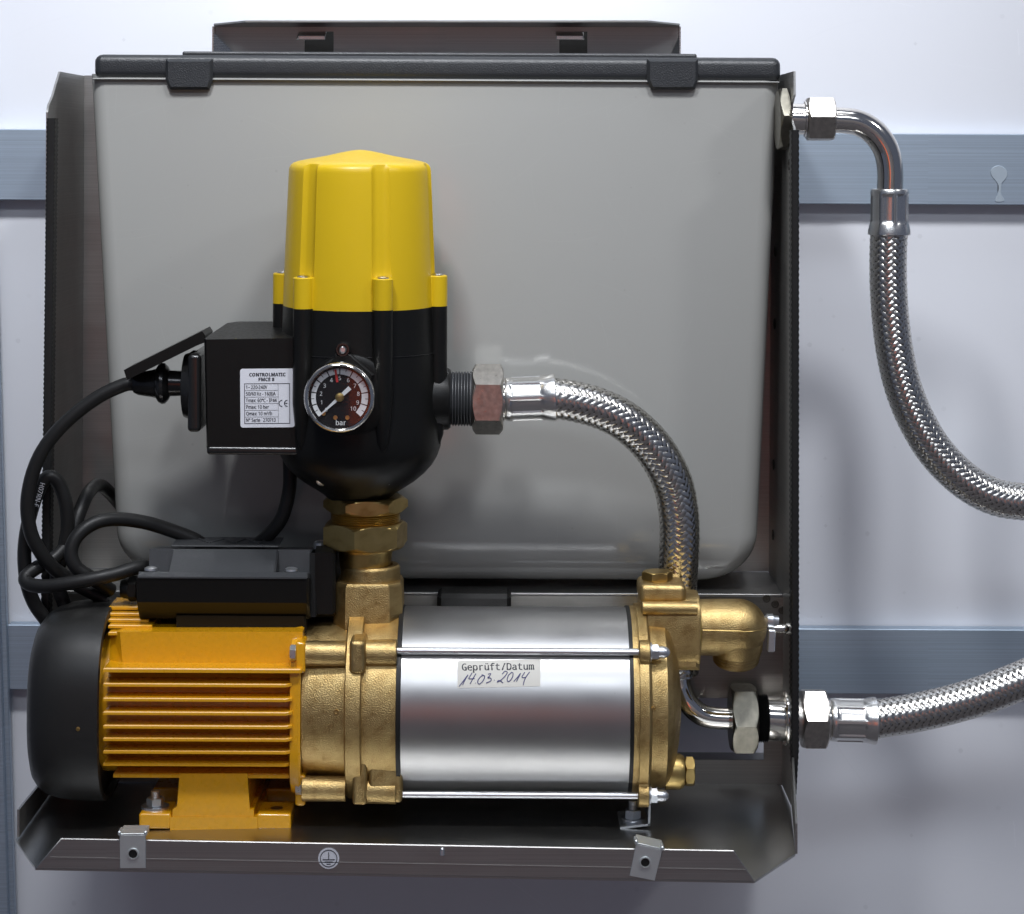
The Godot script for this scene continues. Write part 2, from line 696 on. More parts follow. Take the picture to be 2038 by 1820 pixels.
func setting() -> void:
	lamp(Vector3(-0.28, 2.50, 0.95), Vector3(-0.2, 1.60, 0.0), 1.35, "left spotlight on the bar above the pump stand")
	lamp(Vector3(0.30, 2.62, 0.95), Vector3(0.1, 1.60, 0.0), 1.1, "middle spotlight on the bar above the pump stand")
	lamp(Vector3(1.25, 2.50, 1.0), Vector3(0.2, 1.55, 0.0), 0.4, "right spotlight on the bar above the pump stand")
	var bar := thing("lamp_bar", "black round bar that carries the spotlights over the stand", "bar", Vector3(0, 2.85, 1.05))
	var g := Geo.new()
	g.tube(PackedVector3Array([Vector3(-1.4, 2.86, 1.05), Vector3(1.6, 2.86, 1.05)]), 0.02, 14)
	part("bar", g, M.lamp_body, bar)
	# hall light far above, and a panel added to light the opposite stand
	for h in [[0.9, 0.8, "hall light panel high above the pump stand", 4.6], [3.3, 3.0, "light panel over the aisle, added to brighten the stand there", 3.4]]:
		var hl := thing("overhead_light", "long white " + h[2], "ceiling light", Vector3(0, h[3], h[0]), "hall light panels")
		g = Geo.new()
		g.box(Vector3(0, h[3] + 0.02, h[0]), Vector3(2.4, 0.04, 0.7), 0.005)
		part("tray", g, M.lamp_body, hl)
		g = Geo.new()
		g.box(Vector3(0, h[3] - 0.002, h[0]), Vector3(2.3, 0.004, 0.6))
		part("diffuser", g, M.panel_face, hl)
		var al := AreaLight3D.new()
		al.name = "panel_light"
		hl.add_child(al)
		al.position = Vector3(0, -0.006, 0)
		al.rotation.x = -PI / 2
		al.area_size = Vector2(2.3, 0.6)
		al.light_energy = h[1]
		al.light_color = Color(0.93, 0.96, 1.0)
		al.shadow_enabled = true

	g = Geo.new()
	g.box(Vector3(0, 1.35, -0.02), Vector3(3.4, 2.7, 0.04), 0.002)
	struct("white_wall", g, M.white_board)
	g = Geo.new()
	g.box(Vector3(0, -0.02, 2.0), Vector3(6, 0.04, 4.06), 0.002)
	struct("carpet_floor", g, M.carpet)
	# what the steel mirrors: the brownish front of the stand across the aisle and its orange board
	g = Geo.new()
	g.box(Vector3(0.2, 1.0, 4.6), Vector3(5.0, 2.0, 0.06), 0.004)
	var op := thing("stand_front", "brownish front wall of the stand across the aisle", "partition", Vector3(0.2, 0, 4.6))
	part("panel", g, mat("brown_board", Color(0.42, 0.385, 0.37), 0.6), op)
	# and two orange banners in front of it, the narrow one with an added glow
	for h in [[-0.22, 0.20, 1.12, 0.8, "narrow low orange board across the aisle, its glow added for the barrel streak"], [-0.68, 0.34, 1.55, 0.9, "wide tall orange banner standing across the aisle"]]:
		var ob := thing("orange_banner", h[4], "banner", Vector3(h[0], 0, 3.6), "orange banners across the aisle")
		g = Geo.new()
		g.box(Vector3(h[0], h[2], 3.6), Vector3(h[1], h[3], 0.03), 0.004)
		part("board", g, M.orange_glow if h[1] < 0.3 else M.orange_board, ob)
		g = Geo.new()
		g.box(Vector3(h[0], (h[2] - h[3] / 2) / 2, 3.6), Vector3(0.05, h[2] - h[3] / 2 - 0.002, 0.025), 0.004)
		part("stand", g, M.lamp_body, ob)

	var ra := thing("wall_rail", "upper grey aluminium rail screwed across the white wall", "rail", at(1000, 333, 0.0), "aluminium rails across the wall")
	g = Geo.new()
	var y0 := at(1000, 262, 0.014).y
	var y1 := at(1000, 403, 0.014).y
	g.box(Vector3(0, (y0 + y1) / 2, 0.0075), Vector3(2.8, y0 - y1, 0.013), 0.0006)
	part("bar", g, M.aluminium, ra)
	# run of dried glue at the lower edge
	g = Geo.new()
	var glue := PackedVector3Array()
	for p in [[1972, 340], [1980, 331], [1995, 331], [2005, 342], [2003, 355], [1994, 366], [1993, 385], [1999, 400], [1981, 401], [1986, 384], [1986, 366], [1975, 352]]:
		glue.append(at(p[0], p[1], 0.0142))
	g.slab(smooth_ring(glue), Vector3(0, 0, 0.0004), 0.0003)
	part("glue_run", g, mat("dried_glue", Color(0.48, 0.56, 0.63), 0.35, 0.4), ra)
	ra = thing("wall_rail", "lower grey aluminium rail across the wall behind the pump", "rail", at(1000, 1313, 0.0), "aluminium rails across the wall")
	g = Geo.new()
	y0 = at(1000, 1249, 0.014).y
	y1 = at(1000, 1378, 0.014).y
	var xl := at(14, 1300, 0.014).x
	g.box(Vector3((xl + 1.4) / 2, (y0 + y1) / 2, 0.0075), Vector3(1.4 - xl, y0 - y1, 0.013), 0.0006)
	part("bar", g, M.aluminium, ra)
	var po := thing("wall_post", "slim upright grey aluminium post at the wall's left side", "post", at(0, 1820, 0.0))
	var b := Basis(Vector3.BACK, 0.0336)
	g = Geo.new()
	g.box(at(16, 1260, 0.02) + b * Vector3(-0.030, 0, 0), Vector3(0.05, 0.94, 0.012), 0.0008, b)
	part("profile", g, M.aluminium, po)
	g = Geo.new()
	g.box(at(16, 1260, 0.017) + b * Vector3(-0.0028, 0, 0), Vector3(0.0044, 0.94, 0.006), 0.0006, b)
	part("edge_strip", g, M.aluminium, po)


func top_bracket() -> void:
	var t := thing("mounting_bracket", "folded steel mounting bracket above the tank lid, with two hook slots", "bracket", at(890, 110, 0.0))
	var z := 0.03
	for seg in [[426, 606, 54, 126], [664, 1113, 54, 126], [1169, 1352, 54, 126], [606, 664, 54, 63], [1113, 1169, 54, 63]]:
		var g := Geo.new()
		g.slab(PackedVector3Array([at(seg[0], seg[2], z), at(seg[1], seg[2], z), at(seg[1], seg[3], z), at(seg[0], seg[3], z)]), Vector3(0, 0, 0.0014))
		part("web", g, M.steel, t)
	var g := Geo.new()
	var c := at(890, 90, 0.003)
	g.box(Vector3(c.x, c.y, 0.003), Vector3(px(900, 0), px(70, 0), 0.002))
	part("back_plate", g, M.black_plastic, t)  # black stands in for the shade of the deep channel behind the slots
	# lip folded forward along the top
	g = Geo.new()
	var lip := PackedVector3Array()
	for p in [[425, 0.03], [1353, 0.03], [1353, 0.046], [1290, 0.074], [488, 0.074], [425, 0.046]]:
		var q := at(p[0], 54, 0.03)
		lip.append(Vector3(at(p[0], 54, p[1]).x, q.y + (p[1] - 0.03) * 0.03, p[1]))
	g.slab(lip, Vector3(0, 0.0015, 0), 0.0003)
	part("top_lip", g, M.steel, t)
	for s in [[426, 473, 66], [1352, 1334, 70]]:
		g = Geo.new()
		g.slab(PackedVector3Array([at(s[0], s[2], 0.05), at(s[0], 124, 0.05), at(s[1] + (12 if s[1] < 900 else -6), 124, 0.0318)]), Vector3(0, 0, 0.001))
		part("end_gusset", g, M.steel_bright, t)
		g = Geo.new()
		g.box(at(s[0], 90, 0.046), Vector3(0.001, px(72, 0.05), 0.018))
		part("end_flange", g, M.steel_bright, t)
	for x in [620.0, 1134.0]:
		g = Geo.new()
		var b := Basis(Vector3.RIGHT, 0.25)
		g.box(at(x, 71, 0.043), Vector3(px(56, 0.043), 0.0016, 0.026), 0.0005, b)
		g.box(at(x, 75, 0.055), Vector3(px(54, 0.05), px(9, 0.05), 0.0016), 0.0005)
		part("hook", g, M.steel_bright, t)


func frame() -> void:
	var xl := -0.321
	var xr := 0.206
	var Y := func(y: float, z: float) -> float: return at(1000, y, z).y
	var t := thing("wall_frame", "open stainless steel wall frame with tray that carries the pump", "frame", Vector3(0, FLOOR, 0.05))
	var g := Geo.new()
	var side := PackedVector3Array()
	for p in [[0.05, FLOOR], [0.2745, FLOOR], [0.2745, FLOOR + 0.0185], [0.19, FLOOR + 0.016], [0.19, Y.call(228, 0.19)], [0.186, Y.call(214, 0.186)], [0.172, Y.call(196, 0.17)], [0.160, Y.call(172, 0.16)], [0.146, Y.call(147, 0.146)], [0.05, Y.call(147, 0.146)]]:
		side.append(Vector3(xl, p[1], p[0]))
	g.slab(side, Vector3(-0.0015, 0, 0))
	part("side_plate", g, M.steel, t)
	g = Geo.new()
	side = PackedVector3Array()
	for p in [[0.05, FLOOR], [0.19, FLOOR], [0.19, Y.call(262, 0.19)], [0.184, Y.call(250, 0.184)], [0.170, Y.call(235, 0.17)], [0.172, Y.call(205, 0.17)], [0.186, Y.call(186, 0.186)], [0.184, Y.call(139, 0.184)], [0.05, Y.call(139, 0.184)]]:
		side.append(Vector3(xr, p[1], p[0]))
	g.slab(side, Vector3(0.0015, 0, 0))
	var right := part("side_plate", g, M.steel, t)
	for h in [[1561, 328, 0.165], [1547, 500, 0.084], [1545, 645, 0.082], [1540, 925, 0.08], [1536, 1065, 0.078]]:
		g = Geo.new()
		var p := at(h[0], h[1], h[2])
		g.lathe(Vector3(xr, p.y, h[2]), Vector3.LEFT, [[0.0, 0.0042], [0.0008, 0.0038], [0.0008, 0.002], [0.0002, 0.0018], [0.0002, 0.0]], 18)
		part("eyelet", g, M.dark_hole, right)
	g = Geo.new()
	g.box(Vector3(xr + 0.004, (Y.call(450, 0.15) + Y.call(1000, 0.15)) / 2, 0.150), Vector3(0.002, px(550, 0.15), 0.06), 0.0004)
	part("outer_flange", g, M.steel, right)
	# upper back
	g = Geo.new()
	var yt: float = Y.call(146, 0.146)
	var ys: float = Y.call(1180, 0.14)
	g.box(Vector3((xl + xr) / 2, (yt + ys) / 2, 0.0507), Vector3(xr - xl - 0.0001, yt - ys, 0.0015))
	part("back_plate", g, M.steel, t)
	# shelf that the tank stands on, and the lower back with its window
	g = Geo.new()
	g.box(Vector3((xl + xr) / 2, ys - 0.0012, 0.094), Vector3(xr - xl - 0.001, 0.0015, 0.09), 0.0003)
	part("shelf", g, M.steel, t)
	var wx0 := at(1285, 1400, 0.14).x
	var wx1 := at(1521, 1400, 0.14).x
	var wy0: float = Y.call(1388, 0.14)
	var wy1: float = Y.call(1511, 0.14)
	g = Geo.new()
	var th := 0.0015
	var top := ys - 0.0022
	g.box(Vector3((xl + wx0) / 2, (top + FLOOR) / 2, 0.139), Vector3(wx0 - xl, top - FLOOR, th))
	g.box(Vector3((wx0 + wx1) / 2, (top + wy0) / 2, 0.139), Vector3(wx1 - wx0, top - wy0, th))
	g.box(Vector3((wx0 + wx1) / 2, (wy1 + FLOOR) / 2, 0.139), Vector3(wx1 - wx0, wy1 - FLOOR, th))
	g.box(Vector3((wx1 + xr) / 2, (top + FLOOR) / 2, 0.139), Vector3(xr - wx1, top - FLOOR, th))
	var low := part("lower_back_plate", g, M.steel_shaded, t)
	for h in [[1526, 1192], [1543, 1203], [1557, 1215]]:
		g = Geo.new()
		g.lathe(at(h[0], h[1], 0.1398), Vector3.BACK, [[0, 0.0029], [0.0006, 0.0026], [0.0006, 0.0018], [0.0002, 0.0016], [0.0002, 0]], 18)
		part("eyelet", g, M.dark_hole, low)
	g = Geo.new()
	g.box(at(945, 1187, 0.12) + Vector3(0, 0, 0.035), Vector3(px(145, 0.14), px(60, 0.14), 0.03), 0.003)
	part("outlet_block", g, M.black_plastic, t)
	# tray
	g = Geo.new()
	var fl := PackedVector3Array([Vector3(xl, FLOOR, 0.05), Vector3(xr, FLOOR, 0.05), Vector3(xr, FLOOR - 0.002, 0.19), at(1583, 1700, 0.305), at(1502, 1754, 0.3465), at(70, 1728, 0.3465), at(30, 1672, 0.2745)])
	g.slab(fl, Vector3(0, -0.0015, 0))
	part("tray_floor", g, M.steel_tray, t)
	g = Geo.new()
	g.slab(PackedVector3Array([at(70, 1728, 0.3465), at(1502, 1754, 0.3465), at(1460, 1692, 0.3465), at(122, 1668, 0.3465)]), Vector3(0, 0, 0.0015), 0.0005)
	var lip := part("tray_lip", g, M.steel, t)
	g = Geo.new()
	g.slab(PackedVector3Array([at(100, 1706, 0.3479), at(1484, 1731, 0.3479), at(1484, 1732.5, 0.3479), at(100, 1707.5, 0.3479)]), Vector3(0, 0, 0.0006))
	part("fold_line", g, M.steel, lip)
	g = Geo.new()
	g.slab(PackedVector3Array([at(1583, 1700, 0.305), at(1583, 1640, 0.305), Vector3(xr + 0.0002, FLOOR + 0.036, 0.192), Vector3(xr + 0.0002, FLOOR, 0.192)]), Vector3(0.0015, 0, 0))
	part("side_flange", g, M.steel, t)
	g = Geo.new()
	g.lathe(at(880, 1690, 0.3485), Vector3.UP, [[-0.004, 0.0016], [0, 0.0014], [0.0006, 0.0009], [0.0008, 0]], 16)
	part("rivet", g, M.zinc, lip)
	# ribbed rubber edging
	for e in [[104.0, 240.0, 92.0, 1240.0, 0.0062], [1581.0, 256.0, 1581.0, 1574.0, 0.0056]]:
		g = Geo.new()
		var n := 220
		var rings := []
		for i in n + 1:
			var k := float(i) / n
			var y: float = lerpf(e[1], e[3], k)
			var p := Vector3(at(lerpf(e[0], e[2], k), y, 0.191).x, Y.call(y, 0.191), 0.191)
			var fat := 1.0 + (0.09 if i % 2 == 0 else -0.09)
			if e[0] > 1000.0 and k > 0.93:
				fat *= lerpf(1.0, 0.35, (k - 0.93) / 0.07)
			rings.append(g.rring(p, Basis(Vector3.BACK, PI / 2), 0.0, e[4] * fat, 0.0125, 0.0016))
		g.loft(rings)
		part("edge_trim", g, M.black_rubber, t, 50)
	# earth mark on the lip
	g = Geo.new()
	var c := at(654, 1709, 0.3483)
	var s := px(1, 0.348)
	g.lathe(c, Vector3.BACK, [[0, 21 * s], [0.0002, 21 * s], [0.0002, 0]], 40)
	var st := part("earth_sticker", g, M.label_white, t, 35, "round white earth sticker")
	g = Geo.new()
	g.lathe(c + Vector3(0, 0, 0.0002), Vector3.BACK, [[0, 17.2 * s], [0.0002, 17.2 * s], [0.0002, 15.8 * s], [0, 15.8 * s]], 40, 2.0, 0.0, false)
	for q in [[0, 5, 1.6, 14], [0, -2.5, 24, 1.6], [0, -7, 16, 1.6], [0, -11.5, 8, 1.6]]:
		g.box(c + Vector3(q[0] * s, q[1] * s, 0.0003), Vector3(q[2] * s, q[3] * s, 0.0002))
	part("earth_symbol", g, M.ink, st)


func tank() -> void:
	var t := thing("water_tank", "grey white plastic water tank with rounded lower corners in the steel frame", "tank", Vector3(-0.05, at(900, 1163, 0.14).y, 0.1))
	var yt := at(867, 150, 0.14).y
	var yb := at(867, 1163, 0.14).y
	var g := Geo.new()
	var rings := []
	var R := 0.036
	var hs := []
	for i in 11:
		var a := PI * 0.5 * i / 10.0
		hs.append([R - R * cos(a), R - R * sin(a)])
	for i in range(1, 13):
		hs.append([lerpf(R, yt - yb, i / 12.0), 0.0])
	for h in hs:
		var k: float = h[0] / (yt - yb)
		var x0: float = lerpf(-0.2800, -0.3010, k) + h[1]
		var x1: float = lerpf(0.1872, 0.2020, k) - h[1]
		var zf: float = lerpf(0.1375, 0.140, k) - h[1] * 0.55
		var zb: float = 0.052 + h[1] * 0.4
		var r := 0.011 + 0.004 * (1.0 - k)
		var ring := PackedVector3Array()
		var y: float = yb + h[0]
		for q in 4:
			var cx: float = x1 - r if q == 0 or q == 3 else x0 + r
			var cz: float = zf - r if q < 2 else zb + r
			for i in 7:
				var a := PI * 0.5 * (i / 6.0) + PI * 0.5 * q
				ring.append(Vector3(cx + r * cos(a), y, cz + r * sin(a)))
			# a slight belly on the front
			if q == 0:
				for i in range(1, 10):
					var u := i / 10.0
					ring.append(Vector3(lerpf(x1 - r, x0 + r, u), y, zf + 0.0022 * sin(PI * u) * sin(PI * clampf(k, 0.0, 1.0))))
		rings.append(ring)
	g.loft(rings)
	part("body", g, M.tank_plastic, t, 60)
	g = Geo.new()
	g.box(Vector3((at(186, 160, 0.14).x + at(1550, 160, 0.14).x) / 2, at(867, 160.5, 0.141).y, 0.0977), Vector3(px(1366, 0.14), 0.0010, 0.0915), 0.0004)
	part("rim", g, M.tank_plastic, t)


func tank_lid() -> void:
	var t := thing("tank_lid", "black grained plastic lid lying on the water tank", "lid", at(870, 158, 0.1))
	var zf := 0.1425
	var g := Geo.new()
	var a := at(186, 134, zf)
	var b := at(1555, 134, zf)
	var y0 := at(870, 111, zf).y
	var y1 := at(870, 159.5, zf).y
	g.rbox(Vector3((a.x + b.x) / 2, (y0 + y1) / 2, (zf + 0.046) / 2), Vector3(b.x - a.x, y0 - y1, zf - 0.046), 0.0058)
	part("shell", g, M.lid_plastic, t, 50)
	g = Geo.new()
	a = at(361, 110, 0.14)
	b = at(1388, 110, 0.14)
	g.rbox(Vector3((a.x + b.x) / 2, y0 + 0.0006, 0.094), Vector3(b.x - a.x, 0.004, 0.086), 0.0015)
	part("raised_top", g, M.lid_plastic, t, 50)
	for s in [[332.0, 425.0], [1287.0, 1388.0]]:
		g = Geo.new()
		var w: float = s[1] - s[0]
		var pts := PackedVector3Array()
		for p in [[0, 118], [w, 118], [w, 160], [w - 6, 177], [w - 9, 179], [11, 179], [7, 177], [0, 160]]:
			pts.append(at(s[0] + p[0], p[1], 0.138))
		g.slab(pts, Vector3(0, 0, 0.0080), 0.002)
		part("latch_tab", g, M.lid_plastic, t)


# X of a grid column, measured on the pump's axis
func X(x: float) -> float:
	return at(x, 1394, AXIS_Z).x


func pump() -> void:
	var A := at(1000, 1394, AXIS_Z)
	A.x = 0
	var s := px(1, AXIS_Z)
	var t := thing("pump", "horizontal pump with orange finned motor, brass castings and steel barrel", "pump", Vector3(X(600), FLOOR, AXIS_Z))
	var g: Geo
	# fan cover
	g = Geo.new()
	var R := 0.0662
	var pr := []
	for p in [[53, 0.0], [54, 0.3], [57, 0.55], [61, 0.72], [68, 0.82], [80, 0.89], [98, 0.94], [122, 0.972], [150, 0.99], [185, 1.0], [226, 1.0], [227, 0.985], [228, 0.95], [215, 0.94]]:
		pr.append([X(p[0] + 20.0 * clampf((200.0 - p[0]) / 140.0, 0.0, 1.0)), p[1] * R])
	g.lathe(A, Vector3.RIGHT, pr, 72, 2.7)
	var fan := part("fan_cover", g, M.cover_plastic, t, 40)
	g = Geo.new()
	g.lathe(Vector3(X(190), at(190, 1447, 0.27).y, AXIS_Z + 0.0655), Vector3.BACK, [[0, 0.0015], [0.001, 0.0014], [0.0014, 0]], 14)
	part("cover_screw", g, M.brass_dark, fan)
	# motor
	g = Geo.new()
	g.lathe(A, Vector3.RIGHT, [[X(216), 0.049], [X(600), 0.049]], 48)
	var motor := part("motor_body", g, M.orange_paint, t)
	var fin := func(y: float, x0: float, x1: float, z0: float, z1: float, cut: float, thick: float) -> void:
		var f := Geo.new()
		var c := at(x0, y, z1)
		var yy := at((x0 + x1) / 2, y, z1).y
		var pts := PackedVector3Array()
		for p in [[at(x0, y, z1).x, z0], [at(x0, y, z1).x, z1], [at(x1 - cut, y, z1).x, z1], [at(x1, y, z1).x, z1 - px(cut, z1) * 0.8], [at(x1, y, z1).x, z0]]:
			pts.append(Vector3(p[0], yy - thick / 2, p[1]))
		f.slab(pts, Vector3(0, thick, 0), thick * 0.25)
		part("cooling_fin", f, M.orange_paint, motor)
	for y in [1364.6, 1393.8, 1421.0, 1448.0, 1473.0, 1498.0, 1522.5]:
		var dy: float = (A.y - at(500, y, 0.26).y)
		fin.call(y, 205.0, 580.0, AXIS_Z + 0.03, AXIS_Z + sqrt(maxf(0.0645 * 0.0645 - dy * dy, 1e-5)), 12.0, 0.0022)
	fin.call(1335.5, 205.0, 600.0, AXIS_Z + 0.02, AXIS_Z + 0.062, 4.0, 0.0028)
	fin.call(1544.5, 225.0, 604.0, AXIS_Z + 0.01, AXIS_Z + 0.044, 4.0, 0.0032)
	var k := 0
	for y in [1211.0, 1224.0, 1236.0, 1248.0, 1262.0]:
		fin.call(y, 215.0, [276.0, 288.0, 295.0, 302.0, 308.0][k], AXIS_Z - 0.02, AXIS_Z + [0.012, 0.019, 0.026, 0.034, 0.042][k], 4.0, 0.0022)
		k += 1
	# flat flank under the terminal box, with its slope down to the wide ledge
	g = Geo.new()
	var za := AXIS_Z + 0.045
	g.slab(PackedVector3Array([at(238, 1258, za), at(602, 1258, za), at(602, 1325, za), at(244, 1325, za)]), Vector3(0, 0, -0.05))
	g.slab(PackedVector3Array([at(244, 1321, za), at(596, 1321, za), at(596, 1336, za + 0.014), at(226, 1336, za + 0.014)]), Vector3(0, -0.003, -0.012))
	g.slab(PackedVector3Array([at(238, 1258, za), at(244, 1325, za), at(216, 1336, za - 0.004), at(220, 1258, za - 0.01)]), Vector3(0, 0, -0.02))
	part("flank", g, M.orange_paint, motor)
	g = Geo.new()
	g.lathe(A, Vector3.RIGHT, [[X(588), 0.053], [X(592), 0.0575], [X(608), 0.0585], [X(612), 0.0575]], 72, 4.0)
	for e in [[1303, 0.046], [1566, 0.036]]:
		var p := at(600, e[0], AXIS_Z + e[1])
		g.rbox(p, Vector3(px(20, 0.25), px(62, 0.25), 0.022), 0.002)
	part("end_flange", g, M.orange_paint, motor)
	for e in [[583, 1300, 0.056], [594, 1567, 0.046]]:
		g = Geo.new()
		g.nut(at(e[0] + 6, e[1], AXIS_Z + e[2]), Vector3.LEFT, 0.0095, 0.004)
		part("flange_bolt", g, M.zinc, motor)
	# foot
	var zf := 0.2555
	g = Geo.new()
	g.slab(PackedVector3Array([at(357, 1540, zf), at(492, 1540, zf), at(497, 1612, zf), at(505, 1612, zf), at(505, 1640, zf), at(343, 1640, zf), at(343, 1612, zf), at(352, 1606, zf)]), Vector3(0, 0, -0.09), 0.0)
	var zg := zf + 0.0008
	g.slab(PackedVector3Array([at(338, 1627, zg), at(512, 1627, zg), at(512, 1654, zg), at(338, 1654, zg)]), Vector3(0, 0, -0.09))
	part("foot_pedestal", g, M.orange_paint, t)
	g = Geo.new()
	var yb := FLOOR + 0.0003
	for e in [[276.0, 340.0], [510.0, 579.0]]:
		var p0 := at(e[0], 1640, zf)
		var p1 := at(e[1], 1640, zf)
		var tall := px(32, zf)
		g.rbox(Vector3((p0.x + p1.x) / 2, yb + tall / 2, zf - 0.014), Vector3(p1.x - p0.x, tall, 0.03), 0.0018)
		g.rbox(Vector3((p0.x + p1.x) / 2, yb + tall / 2, zf - 0.076), Vector3(p1.x - p0.x, tall, 0.03), 0.0018)
	part("foot_pad", g, M.orange_paint, t)
	g = Geo.new()
	var hole := at(550, 1623, zf - 0.012)
	g.lathe(Vector3(hole.x, yb + px(32, zf) - 0.0002, zf - 0.013), Vector3.UP, [[0, 0.0044], [0.0004, 0.0044], [0.0004, 0]], 24)
	part("bolt_hole", g, M.brass_dark, t)
	g = Geo.new()
	var bp := Vector3(at(303, 1620, zf).x, yb + px(32, zf), zf - 0.013)
	g.lathe(bp, Vector3.UP, [[0, 0.0098], [0.0014, 0.0096], [0.0016, 0]], 32)
	var fb := part("foot_bolt", g, M.zinc, t)
	g = Geo.new()
	g.nut(bp + Vector3(0, 0.0015, 0), Vector3.UP, 0.0105, 0.0055, 0.3)
	g.lathe(bp + Vector3(0, 0.0065, 0), Vector3.UP, thread(0.0033, 0.0052, 5), 20)
	part("nut", g, M.zinc, fb)

	terminal_box(t)

	# brass bracket
	g = Geo.new()
	g.lathe(A, Vector3.RIGHT, [[X(611), 0.0535], [X(613), 0.0565], [X(697), 0.0585], [X(697), 0.066], [X(699), 0.0668], [X(727), 0.0668], [X(729), 0.066], [X(729), 0.0622], [X(797), 0.0632], [X(799), 0.0625], [X(799), 0.05]], 80)
	var bracket := part("brass_bracket", g, M.brass_cast, t)
	# bosses for the tie rods
	var rods := []
	for e in [[1297.0, 0.0674], [1583.0, 0.0705]]:
		var c := on_barrel(1000.0, e[0], A, e[1])
		rods.append(Vector3(0, c.y, c.z))
		rods.append(Vector3(0, c.y, 2.0 * AXIS_Z - c.z))
	for r in rods:
		g = Geo.new()
		var c: Vector3 = r
		var inw := (Vector3(0, A.y, AXIS_Z) - c).normalized()
		g.lathe(c + inw * 0.004, Vector3.RIGHT, [[X(613), 0.0075], [X(614), 0.0085], [X(697), 0.0085]], 28)
		g.lathe(c + inw * 0.003, Vector3.RIGHT, [[X(729), 0.0088], [X(794), 0.0092], [X(796), 0.0086], [X(796), 0]], 28)
		part("rod_boss", g, M.brass_cast, bracket)
	g = Geo.new()
	var q0 := at(733, 1490, AXIS_Z + 0.05)
	var q1 := at(801, 1599, AXIS_Z + 0.05)
	g.rbox(Vector3((q0.x + q1.x) / 2, (q0.y + q1.y) / 2, AXIS_Z + 0.012), Vector3(q1.x - q0.x, q0.y - q1.y, 0.080), 0.003)
	q0 = at(702, 1484, AXIS_Z + 0.05)
	q1 = at(731, 1601, AXIS_Z + 0.05)
	g.rbox(Vector3((q0.x + q1.x) / 2, (q0.y + q1.y) / 2, AXIS_Z + 0.012), Vector3(q1.x - q0.x, q0.y - q1.y, 0.0845), 0.0025)
	part("lower_lug", g, M.brass_cast, bracket)
	g = Geo.new()
	q0 = at(696, 1272, AXIS_Z + 0.055)
	q1 = at(728, 1340, AXIS_Z + 0.055)
	g.rbox(Vector3((q0.x + q1.x) / 2, (q0.y + q1.y) / 2, AXIS_Z + 0.046), Vector3(q1.x - q0.x, q0.y - q1.y, 0.031), 0.0035)
	part("upper_lug", g, M.brass_cast, bracket)
	g = Geo.new()
	g.lathe(at(669, 1417, AXIS_Z + 0.0568), Vector3.BACK, [[0, 0.0019], [0.0018, 0.0018], [0.0018, 0.0011], [0.0006, 0.0009], [0.0006, 0]], 18)
	part("grub_hole", g, M.brass_dark, bracket)
	# delivery nozzle
	g = Geo.new()
	var nc := at(735, 1200, AXIS_Z)
	var ring := func(y: float, w: float, f: float) -> PackedVector3Array:
		var out := PackedVector3Array()
		var yy := at(735, y, AXIS_Z).y
		for p in [[f, w], [w, f], [w, -f], [f, -w], [-f, -w], [-w, -f], [-w, f], [-f, w]]:
			out.append(Vector3(nc.x + p[0] * s, yy, AXIS_Z + p[1] * s))
		return out
	g.loft([ring.call(1290, 70, 44), ring.call(1160, 66, 43), ring.call(1152, 62, 40)])
	g.lathe(at(737, 1160, AXIS_Z), Vector3.UP, [[0, 56 * s], [4 * s, 60 * s], [30 * s, 59 * s], [34 * s, 58 * s], [37 * s, 55 * s], [37 * s, 45 * s], [30 * s, 44 * s], [30 * s, 0]], 48)
	part("delivery_nozzle", g, M.brass_cast, bracket)
	# barrel
	g = Geo.new()
	g.lathe(A, Vector3.RIGHT, [[X(800), 0.064], [X(1250), 0.064]], 128)
	var barrel := part("steel_barrel", g, M.steel_tube, t)
	for x in [798.0, 1247.0]:
		g = Geo.new()
		g.lathe(A, Vector3.RIGHT, [[X(x - 3), 0.063], [X(x - 2), 0.0652], [X(x + 5), 0.0652], [X(x + 7), 0.0638]], 96)
		part("sealing_ring", g, M.black_rubber, t)
	for r in rods:
		g = Geo.new()
		var c: Vector3 = r
		g.lathe(c, Vector3.RIGHT, [[X(790), 0.0024], [X(1262), 0.0024]], 20)
		var rod := part("tie_rod", g, M.zinc, t)
		g = Geo.new()
		g.lathe(c, Vector3.RIGHT, [[X(1284), 0.0064], [X(1287), 0.0062], [X(1287), 0]], 24)
		g.nut(Vector3(X(1287), c.y, c.z), Vector3.RIGHT, 0.0095, px(14, 0.26), 0.2)
		g.lathe(Vector3(X(1300), c.y, c.z), Vector3.RIGHT, [[0, 0.0041], [0.0035, 0.0041], [0.0055, 0.0036], [0.007, 0.0024], [0.0078, 0.001], [0.008, 0]], 24)
		part("cap_nut", g, M.zinc, rod, 30)
		g = Geo.new()
		var inw := (Vector3(0, A.y, AXIS_Z) - c).normalized()
		g.lathe(c + inw * 0.001, Vector3.RIGHT, [[X(1262), 0.0078], [X(1264), 0.0085], [X(1282), 0.0085], [X(1284), 0.0078]], 28)
		g.lathe(c + inw * 0.007, Vector3.RIGHT, [[X(1262), 0.0078], [X(1264), 0.0095], [X(1282), 0.0095], [X(1284), 0.0078]], 28)
		part("rod_ear", g, M.brass_cast, rod)
	# suction cover
	g = Geo.new()
	g.lathe(A, Vector3.RIGHT, [[X(1251), 0.05], [X(1251), 0.0645], [X(1252), 0.0652], [X(1263), 0.0652], [X(1263), 0.0668], [X(1265), 0.0672], [X(1281), 0.0672], [X(1284), 0.0662], [X(1284), 0.0605], [X(1288), 0.0592], [X(1318), 0.0585], [X(1326), 0.056], [X(1332), 0.052], [X(1340), 0.043], [X(1347), 0.032], [X(1352), 0.018], [X(1354), 0.0]], 96)
	var cover := part("suction_cover", g, M.brass_cast, t)
